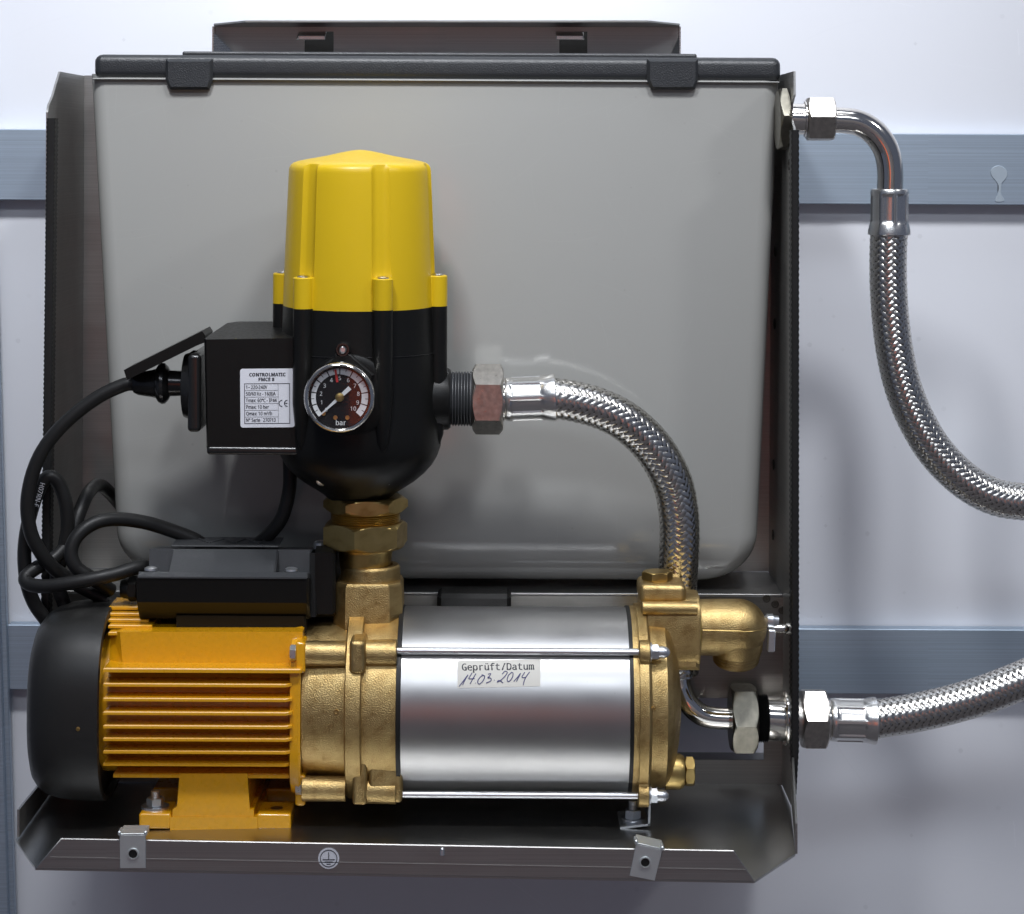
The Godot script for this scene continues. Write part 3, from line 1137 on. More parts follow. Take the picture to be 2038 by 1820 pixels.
	# inlet branch on the cover
	var zi := 0.205
	var ic := at(1330, 1250, zi)
	g = Geo.new()
	g.lathe(Vector3(0, ic.y, zi), Vector3.RIGHT, [[at(1272, 1250, zi).x, 0.023], [at(1276, 1250, zi).x, 0.0245], [at(1384, 1250, zi).x, 0.0250], [at(1389, 1250, zi).x, 0.0244], [at(1389, 1250, zi).x, 0.01]], 64, 3.6)
	g.tube(PackedVector3Array([at(1279, 1211, zi + 0.024), at(1388, 1211, zi + 0.024)]), 0.0046, 18)
	g.slab(PackedVector3Array([at(1288, 1235, zi), at(1388, 1235, zi), at(1388, 1322, zi), at(1330, 1322, zi), at(1322, 1290, zi)]), Vector3(0, 0, 0.022), 0.003)
	part("inlet_branch", g, M.brass_cast, cover)
	g = Geo.new()
	var tb := at(1316, 1178, zi)
	g.rbox(Vector3(at(1316, 1178, zi).x, at(1316, 1179, zi + 0.01).y, zi), Vector3(px(92, zi), px(38, zi), 0.038), 0.004)
	part("plug_boss", g, M.brass_cast, cover)
	g = Geo.new()
	var pl := Vector3(at(1308, 1162, zi).x, at(1308, 1161, zi + 0.01).y, zi)
	g.nut(pl, Vector3.UP, px(54, zi), px(19, zi), 0.12, true)
	part("filler_plug", g, M.brass_turned, t)
	g = Geo.new()
	var dp := at(1341, 1536, AXIS_Z + 0.016)
	g.lathe(dp, Vector3.RIGHT, [[-0.006, 0.0125], [0.004, 0.0122], [0.007, 0.0105], [0.008, 0.0]], 32)
	g.nut(dp + Vector3(0.0075, 0, 0), Vector3.RIGHT, px(52, 0.22), px(19, 0.22), 0.1)
	part("drain_plug", g, M.brass_turned, t)
	g = Geo.new()
	g.lathe(at(1302, 1411, AXIS_Z + 0.0585), Vector3.BACK, [[0, 0.0015], [0.0011, 0.0014], [0.0011, 0.0008], [0.0004, 0.0007], [0.0004, 0]], 14)
	part("cast_mark", g, M.brass_cast, cover)
	# support bracket
	var zb := AXIS_Z + 0.034
	g = Geo.new()
	var top := at(1291, 1562, zb)
	g.slab(PackedVector3Array([top + Vector3(0, 0, -0.03), top + Vector3(0, 0, 0.008), Vector3(top.x - 0.0008, FLOOR + 0.003, zb + 0.008), Vector3(top.x - 0.0008, FLOOR + 0.003, zb - 0.03)]), Vector3(0.0014, 0, 0))
	var fo0 := at(1233, 1668, zb)
	g.slab(PackedVector3Array([Vector3(top.x + 0.0005, FLOOR + 0.0032, zb + 0.008), Vector3(top.x + 0.0005, FLOOR + 0.0032, zb - 0.03), Vector3(fo0.x, FLOOR + 0.0006, zb - 0.03), Vector3(fo0.x, FLOOR + 0.0006, zb + 0.008)]), Vector3(0, 0.0014, 0))
	var sup := part("support_bracket", g, M.zinc, t)
	g = Geo.new()
	var sb := Vector3(at(1261, 1660, zb).x, FLOOR + 0.0025, zb - 0.008)
	g.lathe(sb, Vector3.UP, [[0, 0.0078], [0.0012, 0.0076], [0.0014, 0]], 28)
	g.nut(sb + Vector3(0, 0.0013, 0), Vector3.UP, 0.0105, 0.006, 0.5)
	g.lathe(sb + Vector3(0, 0.0072, 0), Vector3.UP, thread(0.0032, 0.006, 6), 20)
	part("support_bolt", g, M.zinc, sup)
	test_label(t, A)


func thread(r: float, h: float, n: int) -> Array:
	var out := []
	for i in n:
		out.append([h * i / n, r * 0.88])
		out.append([h * (i + 0.5) / n, r])
	out.append([h, r * 0.85])
	out.append([h, 0.0])
	return out


func on_barrel(x: float, y: float, A: Vector3, r: float) -> Vector3:   # the point of the barrel's front seen at a grid spot
	var lo := -1.2
	var hi := 1.4
	for i in 40:
		var mid := (lo + hi) / 2
		var p := A + Vector3(0, r * sin(mid), r * cos(mid))
		if at(x, y, p.z).y > p.y:
			lo = mid
		else:
			hi = mid
	var z := A.z + r * cos(lo)
	return Vector3(at(x, y, z).x, A.y + r * sin(lo), z)


func test_label(t: Node3D, A: Vector3) -> void:
	var g := Geo.new()
	var rows := 10
	var grid := []
	for j in rows + 1:
		var k := float(j) / rows
		var row := []
		for i in 3:
			var u := i / 2.0
			var x := lerpf(910.5, 1075.6, u)
			var y := lerpf(lerpf(1316, 1313, u), lerpf(1370.3, 1366.5, u), k)
			row.append(on_barrel(x, y, A, 0.06425))
		grid.append(row)
	for j in rows:
		for i in 2:
			g.quad(grid[j][i], grid[j + 1][i], grid[j + 1][i + 1], grid[j][i + 1])
	var st := part("test_label", g, M.paper, t, 40, "white paper test label on the barrel")
	var mid := on_barrel(991, 1326, A, 0.0645)
	var phi := atan2(mid.y - A.y, mid.z - A.z)
	var turn := Basis(Vector3.RIGHT, -phi) * Basis(Vector3.BACK, 0.018)
	for k in 3:
		text("Geprüft/Datum", mid + Vector3(0.00022 * (k - 1), -0.0006 - 0.0001 * k, 0.0001 + 0.00002 * k), 0.0046, M.ink, st, turn, "Droid Sans Mono", 0.98, true)
	g = Geo.new()
	for stroke in [[[320, 750], [400, 650], [485, 535], [430, 630], [385, 725]], [[560, 500], [525, 560], [500, 605], [550, 612], [605, 603]], [[632, 515], [580, 600], [525, 702]], [[622, 690], [630, 686]],
			[[765, 545], [700, 590], [662, 665], [690, 710], [750, 665], [790, 590], [780, 550], [735, 538]], [[855, 525], [905, 515], [880, 565], [850, 592], [905, 600], [905, 650], [820, 690]], [[965, 637], [975, 633]],
			[[1118, 525], [1165, 472], [1212, 492], [1170, 560], [1100, 630], [1025, 672], [1060, 640], [1132, 686]], [[1290, 495], [1230, 550], [1208, 635], [1245, 660], [1305, 585], [1315, 505], [1275, 492]],
			[[1330, 660], [1400, 580], [1455, 508], [1415, 590], [1380, 662]], [[1532, 490], [1500, 540], [1480, 582], [1520, 590], [1565, 575]], [[1622, 485], [1560, 570], [1525, 640], [1505, 725]]]:
		var pts := PackedVector3Array()
		for p in stroke:
			pts.append(on_barrel(879.1 + p[0] * 0.10784, 1285.7 + p[1] * 0.10784, A, 0.0644))
		g.tube(curve(pts, 4), 0.00034, 5)
	part("handwriting", g, M.pen_ink, st)


func terminal_box(t: Node3D) -> void:
	# seen from the side: a flat top, a slope to the front, an upright body and a narrower base
	var zt := 0.223
	var zf := 0.252
	var zr := 0.165
	var g := Geo.new()
	var wedge := func(g: Geo, x0: float, x1: float, prof: Array, bev: float) -> void:
		var pts := PackedVector3Array()
		for p in prof:
			pts.append(Vector3(at(x0, p[0], zf).x, at(450, p[0], p[1]).y, p[1]))
		g.slab(pts, Vector3(at(x1, 1150, zf).x - at(x0, 1150, zf).x, 0, 0), bev)
	var ytop := at(450, 1094, zt).y
	# body
	wedge.call(g, 271.0, 614.0, [[1148, zf], [1200, zf - 0.002], [1232, zf - 0.014], [1232, zr], [1148, zr]], 0.0015)
	var box := part("terminal_box", g, M.black_plastic, t, 30)
	g = Geo.new()
	wedge.call(g, 346.0, 606.0, [[1226, zf - 0.010], [1261, zf - 0.012], [1261, zr], [1226, zr]], 0.001)
	part("box_base", g, M.black_plastic, box, 30)
	g = Geo.new()
	wedge.call(g, 274.0, 612.0, [[1139, zf - 0.005], [1149, zf + 0.0006], [1152, zf + 0.0006], [1152, zr], [1139, zr]], 0.0008)
	wedge.call(g, 284.0, 612.0, [[1094, zt], [1142, zt + 0.003], [1142, zr], [1089, zr]], 0.001)
	wedge.call(g, 334.0, 546.0, [[1093.5, zt + 0.0005], [1140, zf - 0.005], [1142, zf - 0.008], [1142, zr + 0.01], [1092, zr + 0.01]], 0.0012)
	var lid := part("box_lid", g, M.grey_black_plastic, box, 30)
	for x in [299.0, 579.0]:
		g = Geo.new()
		var p := at(x, 1139.5, zf - 0.012)
		g.lathe(Vector3(p.x, at(450, 1139, zf - 0.005).y - 0.0004, zf - 0.014), Vector3.UP, [[0, 0.0046], [0.0012, 0.0044], [0.002, 0.003], [0.0022, 0]], 20)
		part("lid_screw", g, M.zinc, lid)
	# raised plate and strokes of worn embossing on the top
	g = Geo.new()
	var yy := at(450, 1091.5, 0.2).y
	g.box(Vector3(at(445, 1090, zt).x, ytop + 0.0009, 0.199), Vector3(px(215, zt), 0.0012, 0.036), 0.0004, Basis(Vector3.RIGHT, 0.0))
	part("name_plate", g, M.grey_black_plastic, lid)
	g = Geo.new()
	for k in [[395, 0.5], [424, -0.5], [447, 0.5], [470, -0.3], [492, 0.5], [520, -0.4]]:
		g.box(Vector3(at(k[0], 1090, zt).x, ytop + 0.0018, 0.198), Vector3(0.0016, 0.0009, 0.018), 0.0003, Basis(Vector3.UP, k[1]))
	part("embossing", g, M.grey_black_plastic, lid)
	# the side part towards the nozzle
	g = Geo.new()
	wedge.call(g, 622.0, 663.0, [[1086, 0.222], [1100, 0.232], [1222, 0.232], [1228, 0.226], [1228, 0.172], [1086, 0.172]], 0.002)
	wedge.call(g, 610.0, 626.0, [[1100, 0.226], [1228, 0.236], [1228, 0.17], [1100, 0.17]], 0.001)
	part("side_cover", g, M.black_plastic, box, 30)
	g = Geo.new()
	g.lathe(at(637, 1083, 0.205), Vector3.UP, [[-0.003, 0.0048], [0.001, 0.0046], [0.0022, 0.0032], [0.0024, 0]], 20)
	part("lid_screw", g, M.zinc, box)
	g = Geo.new()
	var gc := at(273, 1172, 0.215)
	g.nut(gc, Vector3.LEFT, 0.0155, 0.006)
	g.lathe(gc + Vector3(-0.005, 0, 0), Vector3.LEFT, [[0, 0.0072], [0.004, 0.0068], [0.0065, 0.0056], [0.0065, 0]], 24)
	part("cable_gland", g, M.black_plastic, box)


func inlet_elbow() -> void:
	var z := 0.205
	var s := px(1, z)
	var t := thing("pipe_elbow", "cast brass pipe elbow turned down at the pump's inlet", "pipe elbow", at(1470, 1331, z))
	var g := Geo.new()
	var c := at(1470, 1249, z)
	g.lathe(at(1391, 1249, z), Vector3.RIGHT, [[0, 50 * s], [1 * s, 55 * s], [40 * s, 56 * s], [79 * s, 56 * s]], 56)
	var cap := []
	for i in 15:
		var a := PI * 0.5 * i / 14.0
		cap.append([sin(a) * 56 * s, cos(a) * 56 * s])
	g.lathe(c, Vector3.RIGHT, cap, 56, 2.0, 0.0, false)
	g.lathe(c + Vector3(-3 * s, 0, 0), Vector3(0, -0.96, -0.28), [[-20 * s, 40 * s], [0, 54 * s], [46 * s, 52 * s], [50 * s, 49 * s], [55 * s, 49.5 * s], [58 * s, 46.5 * s], [63 * s, 47.5 * s], [66 * s, 45 * s], [72 * s, 46 * s], [76 * s, 43 * s], [77 * s, 38 * s], [66 * s, 34 * s], [66 * s, 0]], 48)
	part("body", g, M.brass_cast, t, 40)
	g = Geo.new()
	var seam := PackedVector3Array()
	for i in 20:
		var k := i / 19.0
		if k < 0.5:
			seam.append(at(1394, 1243, z) + Vector3(px(lerpf(0, 78, k * 2), z), -px(k * 3, z), 55.9 * s))
		else:
			var a := (k - 0.5) * 2.0 * 1.45
			seam.append(c + Vector3(sin(a), 0.05, cos(a)).normalized() * 56.0 * s)
	g.tube(seam, 0.0004, 6)
	part("casting_seam", g, M.brass_turned, t)
	g = Geo.new()
	g.lathe(at(1388.5, 1249, z), Vector3.RIGHT, [[0, 45 * s], [0, 52 * s], [3.5 * s, 52 * s], [3.5 * s, 45 * s]], 40)
	part("sealing_tape", g, mat("tape", Color(0.50, 0.42, 0.10), 0.6), t)
	# clamp beside the elbow
	var hc := thing("hose_clamp", "small bright screw clamp beside the brass elbow", "hose clamp", at(1535, 1297, 0.2))
	g = Geo.new()
	g.box(at(1535, 1275, 0.205), Vector3(px(15, 0.2), px(44, 0.2), 0.006), 0.0008, Basis(Vector3.BACK, -0.04))
	part("band", g, M.zinc, hc)
	g = Geo.new()
	g.lathe(at(1527, 1236, 0.2), Vector3.RIGHT, [[-0.002, 0.003], [0, 0.0046], [0.004, 0.0048], [0.0045, 0.0036], [0.008, 0.0034], [0.008, 0]], 16, 3.0)
	part("screw", g, M.zinc, hc)
	g = Geo.new()
	g.lathe(at(1546, 1251, 0.175), Vector3.RIGHT, [[-0.004, 0.0036], [0.006, 0.0036], [0.0064, 0.0046], [0.012, 0.0046]], 20)
	part("stub_pipe", g, M.chrome, hc)


func outlet_union() -> void:
	var z := AXIS_Z
	var s := px(1, z)
	var o := at(727, 1124, z)
	var t := thing("pipe_union", "brass screw union between the pump's nozzle and the yellow topped controller", "pipe union", o)
	var h := func(y: float) -> float: return (1124.0 - y) * s
	var g := Geo.new()
	g.lathe(o, Vector3.UP, [[h.call(1130), 50 * s], [h.call(1098), 54 * s], [h.call(1092), 57 * s], [h.call(1084), 54 * s]], 48)
	part("neck", g, M.brass_turned, t)
	g = Geo.new()
	g.nut(o + Vector3(0, h.call(1089), 0), Vector3.UP, 150 * s, 52 * s, 0.33)
	part("union_nut", g, M.brass_turned, t)
	g = Geo.new()
	var pr := []
	for i in 6:
		pr.append([h.call(1038) + i * 3.6 * s, 66 * s])
		pr.append([h.call(1038) + (i * 3.6 + 1.8) * s, 69 * s])
	g.lathe(o, Vector3.UP, pr, 48)
	part("thread", g, M.brass_turned, t, 20)
	g = Geo.new()
	g.nut(o + Vector3(0, h.call(1018), 0), Vector3.UP, 146 * s, 31 * s, 0.1)
	part("hexagon", g, M.brass_turned, t)


func controller() -> void:
	var z := AXIS_Z
	var s := px(1, z)
	var base := at(714, 1003, z)
	var t := thing("pump_controller", "black pressure controller with ribbed yellow cap and round gauge", "controller", base)
	var lean := 0.022
	var up := Vector3(0, cos(lean), sin(lean))
	var along := func(y: float) -> Vector3: return base + up * ((1003.0 - y) * s)
	var bosses := []
	for k in 6:
		bosses.append(deg_to_rad(-100.0 + 60.0 * k))
	# cap
	var g := Geo.new()
	var rings := []
	for p in [[606, 151.5], [600, 151.3], [575, 150.6], [550, 149.8], [530, 149.0], [500, 147.7], [450, 145.6], [400, 143.5], [360, 141.7], [340, 140.8], [333, 139.6], [328, 137], [324, 132], [320.5, 122], [317, 105], [313.5, 85], [310, 66], [304, 40], [300, 20], [298.5, 8], [298, 0.5]]:
		var ring := PackedVector3Array()
		var c: Vector3 = along.call(p[0])
		for i in 144:
			var a := TAU * i / 144.0
			var r: float = p[1]
			if p[0] < 552 and p[0] > 322:
				var deep := 7.0 * smoothstep(322.0, 331.0, p[0])
				for b in bosses:
					var d := absf(angle_difference(a, b))
					r -= deep * (1.0 - smoothstep(0.075, 0.125, d))
			ring.append(c + Vector3(sin(a) * r * s, 0, 0) + Vector3(0, -sin(lean), cos(lean)) * (cos(a) * r * s))
		rings.append(ring)
	g.loft(rings, true, false)
	var boss := func(y0: float, y1: float, rad: float, out: float) -> void:
		for b in bosses:
			var c: Vector3 = along.call(y1) + Vector3(sin(b) * out * s, 0, cos(b) * out * s)
			g.lathe(c, up, [[0, rad * s], [(y1 - y0 - 2.0) * s, rad * s], [(y1 - y0) * s, (rad - 2.0) * s], [(y1 - y0) * s, 0]], 28)
			var inw := Vector3(-sin(b), 0, -cos(b)) * 14.0 * s
			g.lathe(c + inw, up, [[0, rad * s], [(y1 - y0 - 2.0) * s, rad * s], [(y1 - y0) * s, (rad - 2.0) * s], [(y1 - y0) * s, 0]], 28)
	boss.call(545.0, 605.5, 19.5, 158.0)
	var cap := part("yellow_cap", g, M.yellow_plastic, t, 40)
	for b in bosses:
		g = Geo.new()
		var c: Vector3 = along.call(545.6) + Vector3(sin(b) * 157 * s, 0, cos(b) * 157 * s)
		g.lathe(c, up, [[0, 0.0044], [0.0008, 0.0042], [0.0016, 0.003], [0.0016, 0.0012], [0.0006, 0.001], [0.0006, 0]], 18)
		part("cap_screw", g, M.chrome, cap)
	# housing
	g = Geo.new()
	var pr := []
	for p in [[604.5, 149], [606, 152], [700, 155], [800, 160], [850, 164], [885, 163], [905, 156], [922, 146], [939, 131], [955, 112], [968, 92], [980, 73], [990, 62], [1006, 56]]:
		pr.append([(1003.0 - p[0]) * s, p[1] * s])
	g.lathe(base, up, pr, 96)
	for b in bosses:
		var c: Vector3 = along.call(880) + Vector3(sin(b) * 158 * s, 0, cos(b) * 158 * s)
		var inw := Vector3(-sin(b), 0, -cos(b)) * 12.0 * s
		g.lathe(c, up, [[0, 6 * s], [20 * s, 13 * s], [90 * s, 20 * s], [274 * s, 19.5 * s]], 28)
		g.lathe(c + inw, up, [[0, 6 * s], [20 * s, 13 * s], [90 * s, 20 * s], [274 * s, 19.5 * s]], 28)
	var body := part("housing", g, M.black_plastic, t, 40)
	for x in [641.0, 768.0]:
		g = Geo.new()
		g.lathe(at(x, 957, z + 0.036), Vector3(0, -0.6, 0.8), [[-0.002, 0.0042], [0.0012, 0.004], [0.0018, 0.003], [0.0018, 0]], 18)
		part("housing_screw", g, M.zinc, body)
	# outlet
	g = Geo.new()
	var oy := at(900, 794, z)
	var ox := func(x: float) -> Vector3: return Vector3(at(x, 794, z).x, oy.y, z)
	g.lathe(ox.call(800), Vector3.RIGHT, [[0, 70 * s], [50 * s, 67 * s], [75 * s, 63 * s], [92 * s, 61 * s], [97 * s, 57 * s], [97 * s, 40 * s]], 56)
	part("outlet_boss", g, M.black_plastic, body)
	g = Geo.new()
	pr = []
	for i in 8:
		pr.append([i * 5.8 * s, 49.5 * s])
		pr.append([(i * 5.8 + 2.2) * s, 54.5 * s])
		pr.append([(i * 5.8 + 3.6) * s, 54.5 * s])
	pr.append([56 * s, 50 * s])
	g.lathe(ox.call(893), Vector3.RIGHT, pr, 48)
	part("outlet_thread", g, M.grey_black_plastic, body, 20)
	# switch box
	g = Geo.new()
	var zf := 0.251
	var front := PackedVector3Array([at(410, 676, zf), at(597, 673, zf), at(597, 890, zf), at(414, 890, zf)])
	var mid := PackedVector3Array([at(406, 674, zf - 0.003), at(612, 671, zf - 0.003), at(612, 893, zf - 0.003), at(411, 893, zf - 0.003)])
	var back := PackedVector3Array([at(452, 643, 0.185), at(620, 640, 0.185), at(620, 898, 0.185), at(428, 898, 0.185)])
	var back2 := PackedVector3Array([at(474, 640, 0.165), at(620, 640, 0.165), at(620, 898, 0.165), at(440, 898, 0.165)])
	g.loft([front, mid, back, back2])
	var sw := part("switch_box", g, M.black_plastic, t, 30)
	g = Geo.new()
	var l0 := at(411, 897, zf)
	var l1 := at(594, 897, zf)
	g.rbox(Vector3((l0.x + l1.x) / 2, l0.y, zf - 0.022), Vector3(l1.x - l0.x, px(17, zf), 0.046), 0.0022)
	part("box_foot", g, M.black_gloss, sw, 40)
	g = Geo.new()
	g.rbox(at(400, 772, 0.21), Vector3(px(26, 0.21), px(152, 0.21), 0.074), 0.003)
	g.lathe(at(392, 768, 0.222), Vector3.LEFT, [[0, 70 * s], [8 * s, 70 * s], [14 * s, 66 * s], [24 * s, 62 * s], [26 * s, 54 * s], [22 * s, 46 * s], [22 * s, 0]], 48)
	part("socket", g, M.black_gloss, sw)
	g = Geo.new()
	var zc := 0.245
	g.slab(PackedVector3Array([at(246, 737, zc), at(402, 659, zc), at(408, 668, zc), at(407, 682, zc), at(392, 688, zc), at(262, 752, zc), at(252, 757, zc)]), Vector3(0, 0, -0.042), 0.0012)
	part("socket_cover", g, M.black_plastic, sw)
	g = Geo.new()
	for e in [[470, 0.0004], [545, 0.0005], [500, 0.0003]]:
		g.box(at(e[0], 676, zf - 0.0005), Vector3(0.0016, e[1] * 2.0, e[1] * 2.0), 0.0001, Basis(Vector3.BACK, e[0] * 0.7))
	part("moulding_flash", g, mat("pale_flash", Color(0.30, 0.28, 0.12), 0.6), sw)
	g = Geo.new()
	var seam := PackedVector3Array()
	for i in 24:
		var th := lerpf(-1.35, 1.45, i / 23.0)
		seam.append(base + up * (305.0 * s) + Vector3(sin(th), 0, cos(th)) * 155.3 * s)
	g.tube(seam, 0.00035, 6)
	part("mould_seam", g, M.black_gloss, body)
	controller_label(sw, zf)
	gauge(t)


func controller_label(parent: Node3D, zf: float) -> void:
	var z := zf + 0.0002
	var turn := Basis(Vector3.BACK, 0.012)
	var c := at(532, 792.5, z)
	var s := px(1, z)
	var P := func(x: float, y: float, up: float) -> Vector3: return c + turn * Vector3(x * s, y * s, up)
	var g := Geo.new()
	var pts := PackedVector3Array()
	for q in 4:
		var cx: float = [49, -49, -49, 49][q]
		var cy: float = [53.5, 53.5, -53.5, -53.5][q]
		for i in 5:
			var a := PI * 0.5 * (q + i / 4.0)
			pts.append(P.call(cx + 5 * cos(a), cy + 5 * sin(a), 0.0))
	g.slab(pts, Vector3(0, 0, 0.0002))
	var lab := part("rating_label", g, M.label_white, parent, 35, "white rating label")
	g = Geo.new()
	for r in [[-46, 28, 45, 29.3], [-46, -51.3, 45, -50], [-46, -50, -44.7, 28], [43.7, -50, 45, 28]]:
		g.box(P.call((r[0] + r[2]) / 2.0, (r[1] + r[3]) / 2.0, 0.00026), Vector3((r[2] - r[0]) * s, (r[3] - r[1]) * s, 0.00012), 0.0, turn)
	for k in 5:
		g.box(P.call(-11.5, 15.3 - k * 13.2, 0.00026), Vector3(66 * s, 0.6 * s, 0.0001), 0.0, turn)
	g.box(P.call(21.5, -11, 0.00026), Vector3(0.6 * s, 78 * s, 0.0001), 0.0, turn)
	part("table_lines", g, M.ink, lab)
	for k in 2:
		text("CONTROLMATIC", P.call(0.35 * k, 46.5 + 0.25 * k, 0.0003 + 0.00002 * k), 6.6 * s, M.ink, lab, turn, "Droid Sans", 1.0, true)
		text("FMCE 8", P.call(-2 + 0.35 * k, 37.0 + 0.25 * k, 0.0003 + 0.00002 * k), 6.6 * s, M.ink, lab, turn, "Droid Sans", 1.0, true)
	var line := 0
	for w in ["1~ 220-240V", "50/60 Hz - 16(8)A", "Tmax: 60°C - IP44", "Pmax: 10 bar", "Qmax: 10 m³/h", "N° Serie   270713"]:
		for k in 2:
			text(w, P.call(-43 + 0.35 * k, 21.6 - line * 13.1, 0.0003 + 0.00002 * k), 5.2 * s, M.ink, lab, turn, "Droid Sans", 0.82, false, HORIZONTAL_ALIGNMENT_LEFT)
		line += 1
	g = Geo.new()
	for e in [[29.5, -10.5], [40.0, -10.5]]:
		var arc := PackedVector3Array()
		for i in 13:
			var a := deg_to_rad(90.0 + 180.0 * i / 12.0)
			arc.append(P.call(e[0] + 6.2 * cos(a), e[1] + 6.2 * sin(a), 0.0003))
		g.tube(arc, 0.8 * s, 5)
	g.box(P.call(37.0, -10.5, 0.0003), Vector3(5.5 * s, 1.5 * s, 0.0002), 0.0, turn)
	part("conformity_mark", g, M.ink, lab)


func gauge(t: Node3D) -> void:
	var zb := 0.289
	var c := at(675, 792, zb)
	var s := px(1, zb)
	var g := Geo.new()
	# seat of the gauge in the housing, with the lug of its screw
	g.lathe(at(697, 786, 0.262), Vector3.BACK, [[-0.03, 92 * s], [0.0, 88 * s], [0.006, 82 * s], [0.008, 70 * s]], 56)
	g.slab(PackedVector3Array([at(640, 760, 0.268), at(668, 704, 0.268), at(699, 704, 0.268), at(745, 745, 0.268), at(720, 800, 0.268)]), Vector3(0, 0, 0.006), 0.001)
	part("gauge_seat", g, M.black_plastic, t)
	g = Geo.new()
	var sc := at(683, 695, 0.270)
	g.lathe(sc, Vector3.BACK, [[-0.01, 15 * s], [0.004, 15 * s], [0.006, 13 * s], [0.006, 10 * s], [0.003, 9.5 * s], [0.003, 0]], 32)
	var seat := part("screw_collar", g, M.black_gloss, t)
	g = Geo.new()
	g.lathe(sc + Vector3(0, 0, 0.003), Vector3.BACK, [[0, 8.5 * s], [0.0015, 8 * s], [0.0022, 5 * s], [0.0022, 0]], 24)
	part("screw_head", g, M.zinc, seat)
	# case, bezel, dial, pane
	g = Geo.new()
	g.lathe(c + Vector3(0, 0, -0.024), Vector3.BACK, [[0, 66 * s], [0.016, 66 * s], [0.0162, 70 * s], [0.019, 71.5 * s], [0.0222, 71 * s], [0.024, 68.5 * s], [0.0246, 65.5 * s], [0.024, 62.5 * s], [0.0215, 61 * s], [0.019, 60.5 * s], [0.019, 0.0]], 72)
	var ga := part("gauge_bezel", g, M.chrome, t, 40, "round pressure gauge with chrome rim")
	var zd := 0.0192 - 0.024
	var D := func(r: float, a: float, up: float) -> Vector3: return c + Vector3(sin(a) * r * s, cos(a) * r * s, zd + up)
	g = Geo.new()
	g.lathe(c + Vector3(0, 0, zd), Vector3.BACK, [[0, 60.4 * s], [0.0003, 60.4 * s], [0.0003, 0]], 56)
	part("dial", g, M.dial_black, ga)
	# scale: 0 at -137 degrees, 10 at +137
	var ang := func(v: float) -> float: return deg_to_rad(-134.0 + 26.8 * v)
	g = Geo.new()
	for v in 10:
		var gap := 0.022
		var pts := PackedVector3Array()
		for i in 9:
			pts.append(D.call(57.0, lerpf(ang.call(v) + gap, ang.call(v + 1) - gap, i / 8.0), 0.0004))
		for i in 9:
			pts.append(D.call(44.0 + 4.0 * smoothstep(8.0, 0.0, float(v)), lerpf(ang.call(v + 1) - gap, ang.call(v) + gap, i / 8.0), 0.0004))
		g.slab(pts, Vector3(0, 0, 0.00015))
	part("scale_band", g, M.dial_white, ga)
	g = Geo.new()
	for v in 10:
		var a: float = ang.call(v + 0.5)
		var b := Basis(Vector3.BACK, -a)
		g.box(D.call(54.0, a, 0.0006), Vector3(1.2 * s, 6 * s, 0.00012), 0.0, b)
	part("scale_ticks", g, M.ink, ga)
	g = Geo.new()
	var ra: float = ang.call(5.0) - 0.16
	g.box(D.call(43.0, ra, 0.0008), Vector3(4.5 * s, 26 * s, 0.0002), 0.0, Basis(Vector3.BACK, -ra))
	part("red_pointer", g, M.dial_red, ga)
	for v in 11:
		var a: float = ang.call(float(v))
		var r: float = 37.5 if v < 10 else 35.5
		if v == 10:
			a = deg_to_rad(131)
		text(str(v), D.call(r, a, 0.0004), 7.8 * s, M.dial_white, ga)
	text("bar", D.call(51.5, PI, 0.0004) + Vector3(2 * s, 0, 0), 10.0 * s, M.dial_white, ga)
	for p in [[-32, -33], [-8.5, -41], [15.5, -41]]:
		g = Geo.new()
		g.lathe(c + Vector3(p[0] * s, p[1] * s, zd), Vector3.BACK, [[0, 4.4 * s], [0.0008, 4.2 * s], [0.0008, 3.0 * s], [0.0004, 2.8 * s], [0.0004, 0]], 20)
		part("dial_rivet", g, M.brass_turned, ga)
	# needle on its hub, at zero
	g = Geo.new()
	var dir := Vector3(-0.735, -0.678, 0)
	var nrm := Vector3(dir.y, -dir.x, 0)
	var nz := Vector3(0, 0, zd + 0.0016)
	g.slab(PackedVector3Array([c + nz + dir * 56 * s + nrm * 0.8 * s, c + nz + dir * 8 * s + nrm * 3.2 * s, c + nz - dir * 28 * s + nrm * 4.4 * s, c + nz - dir * 28 * s - nrm * 4.4 * s, c + nz + dir * 8 * s - nrm * 3.2 * s, c + nz + dir * 56 * s - nrm * 0.8 * s]), Vector3(0, 0, 0.0003))
	part("needle", g, M.dial_white, ga)
	g = Geo.new()
	g.lathe(c + Vector3(0, 0, zd), Vector3.BACK, [[0, 9 * s], [0.0022, 9 * s], [0.0028, 8 * s], [0.0032, 4 * s], [0.0032, 0]], 32)
	part("needle_hub", g, M.brass_turned, ga, 20)
	g = Geo.new()
	g.lathe(c + Vector3(0, 0, -0.0016), Vector3.BACK, [[0, 61.5 * s], [0.0008, 61.5 * s]], 56)
	part("pane", g, M.glass, ga)


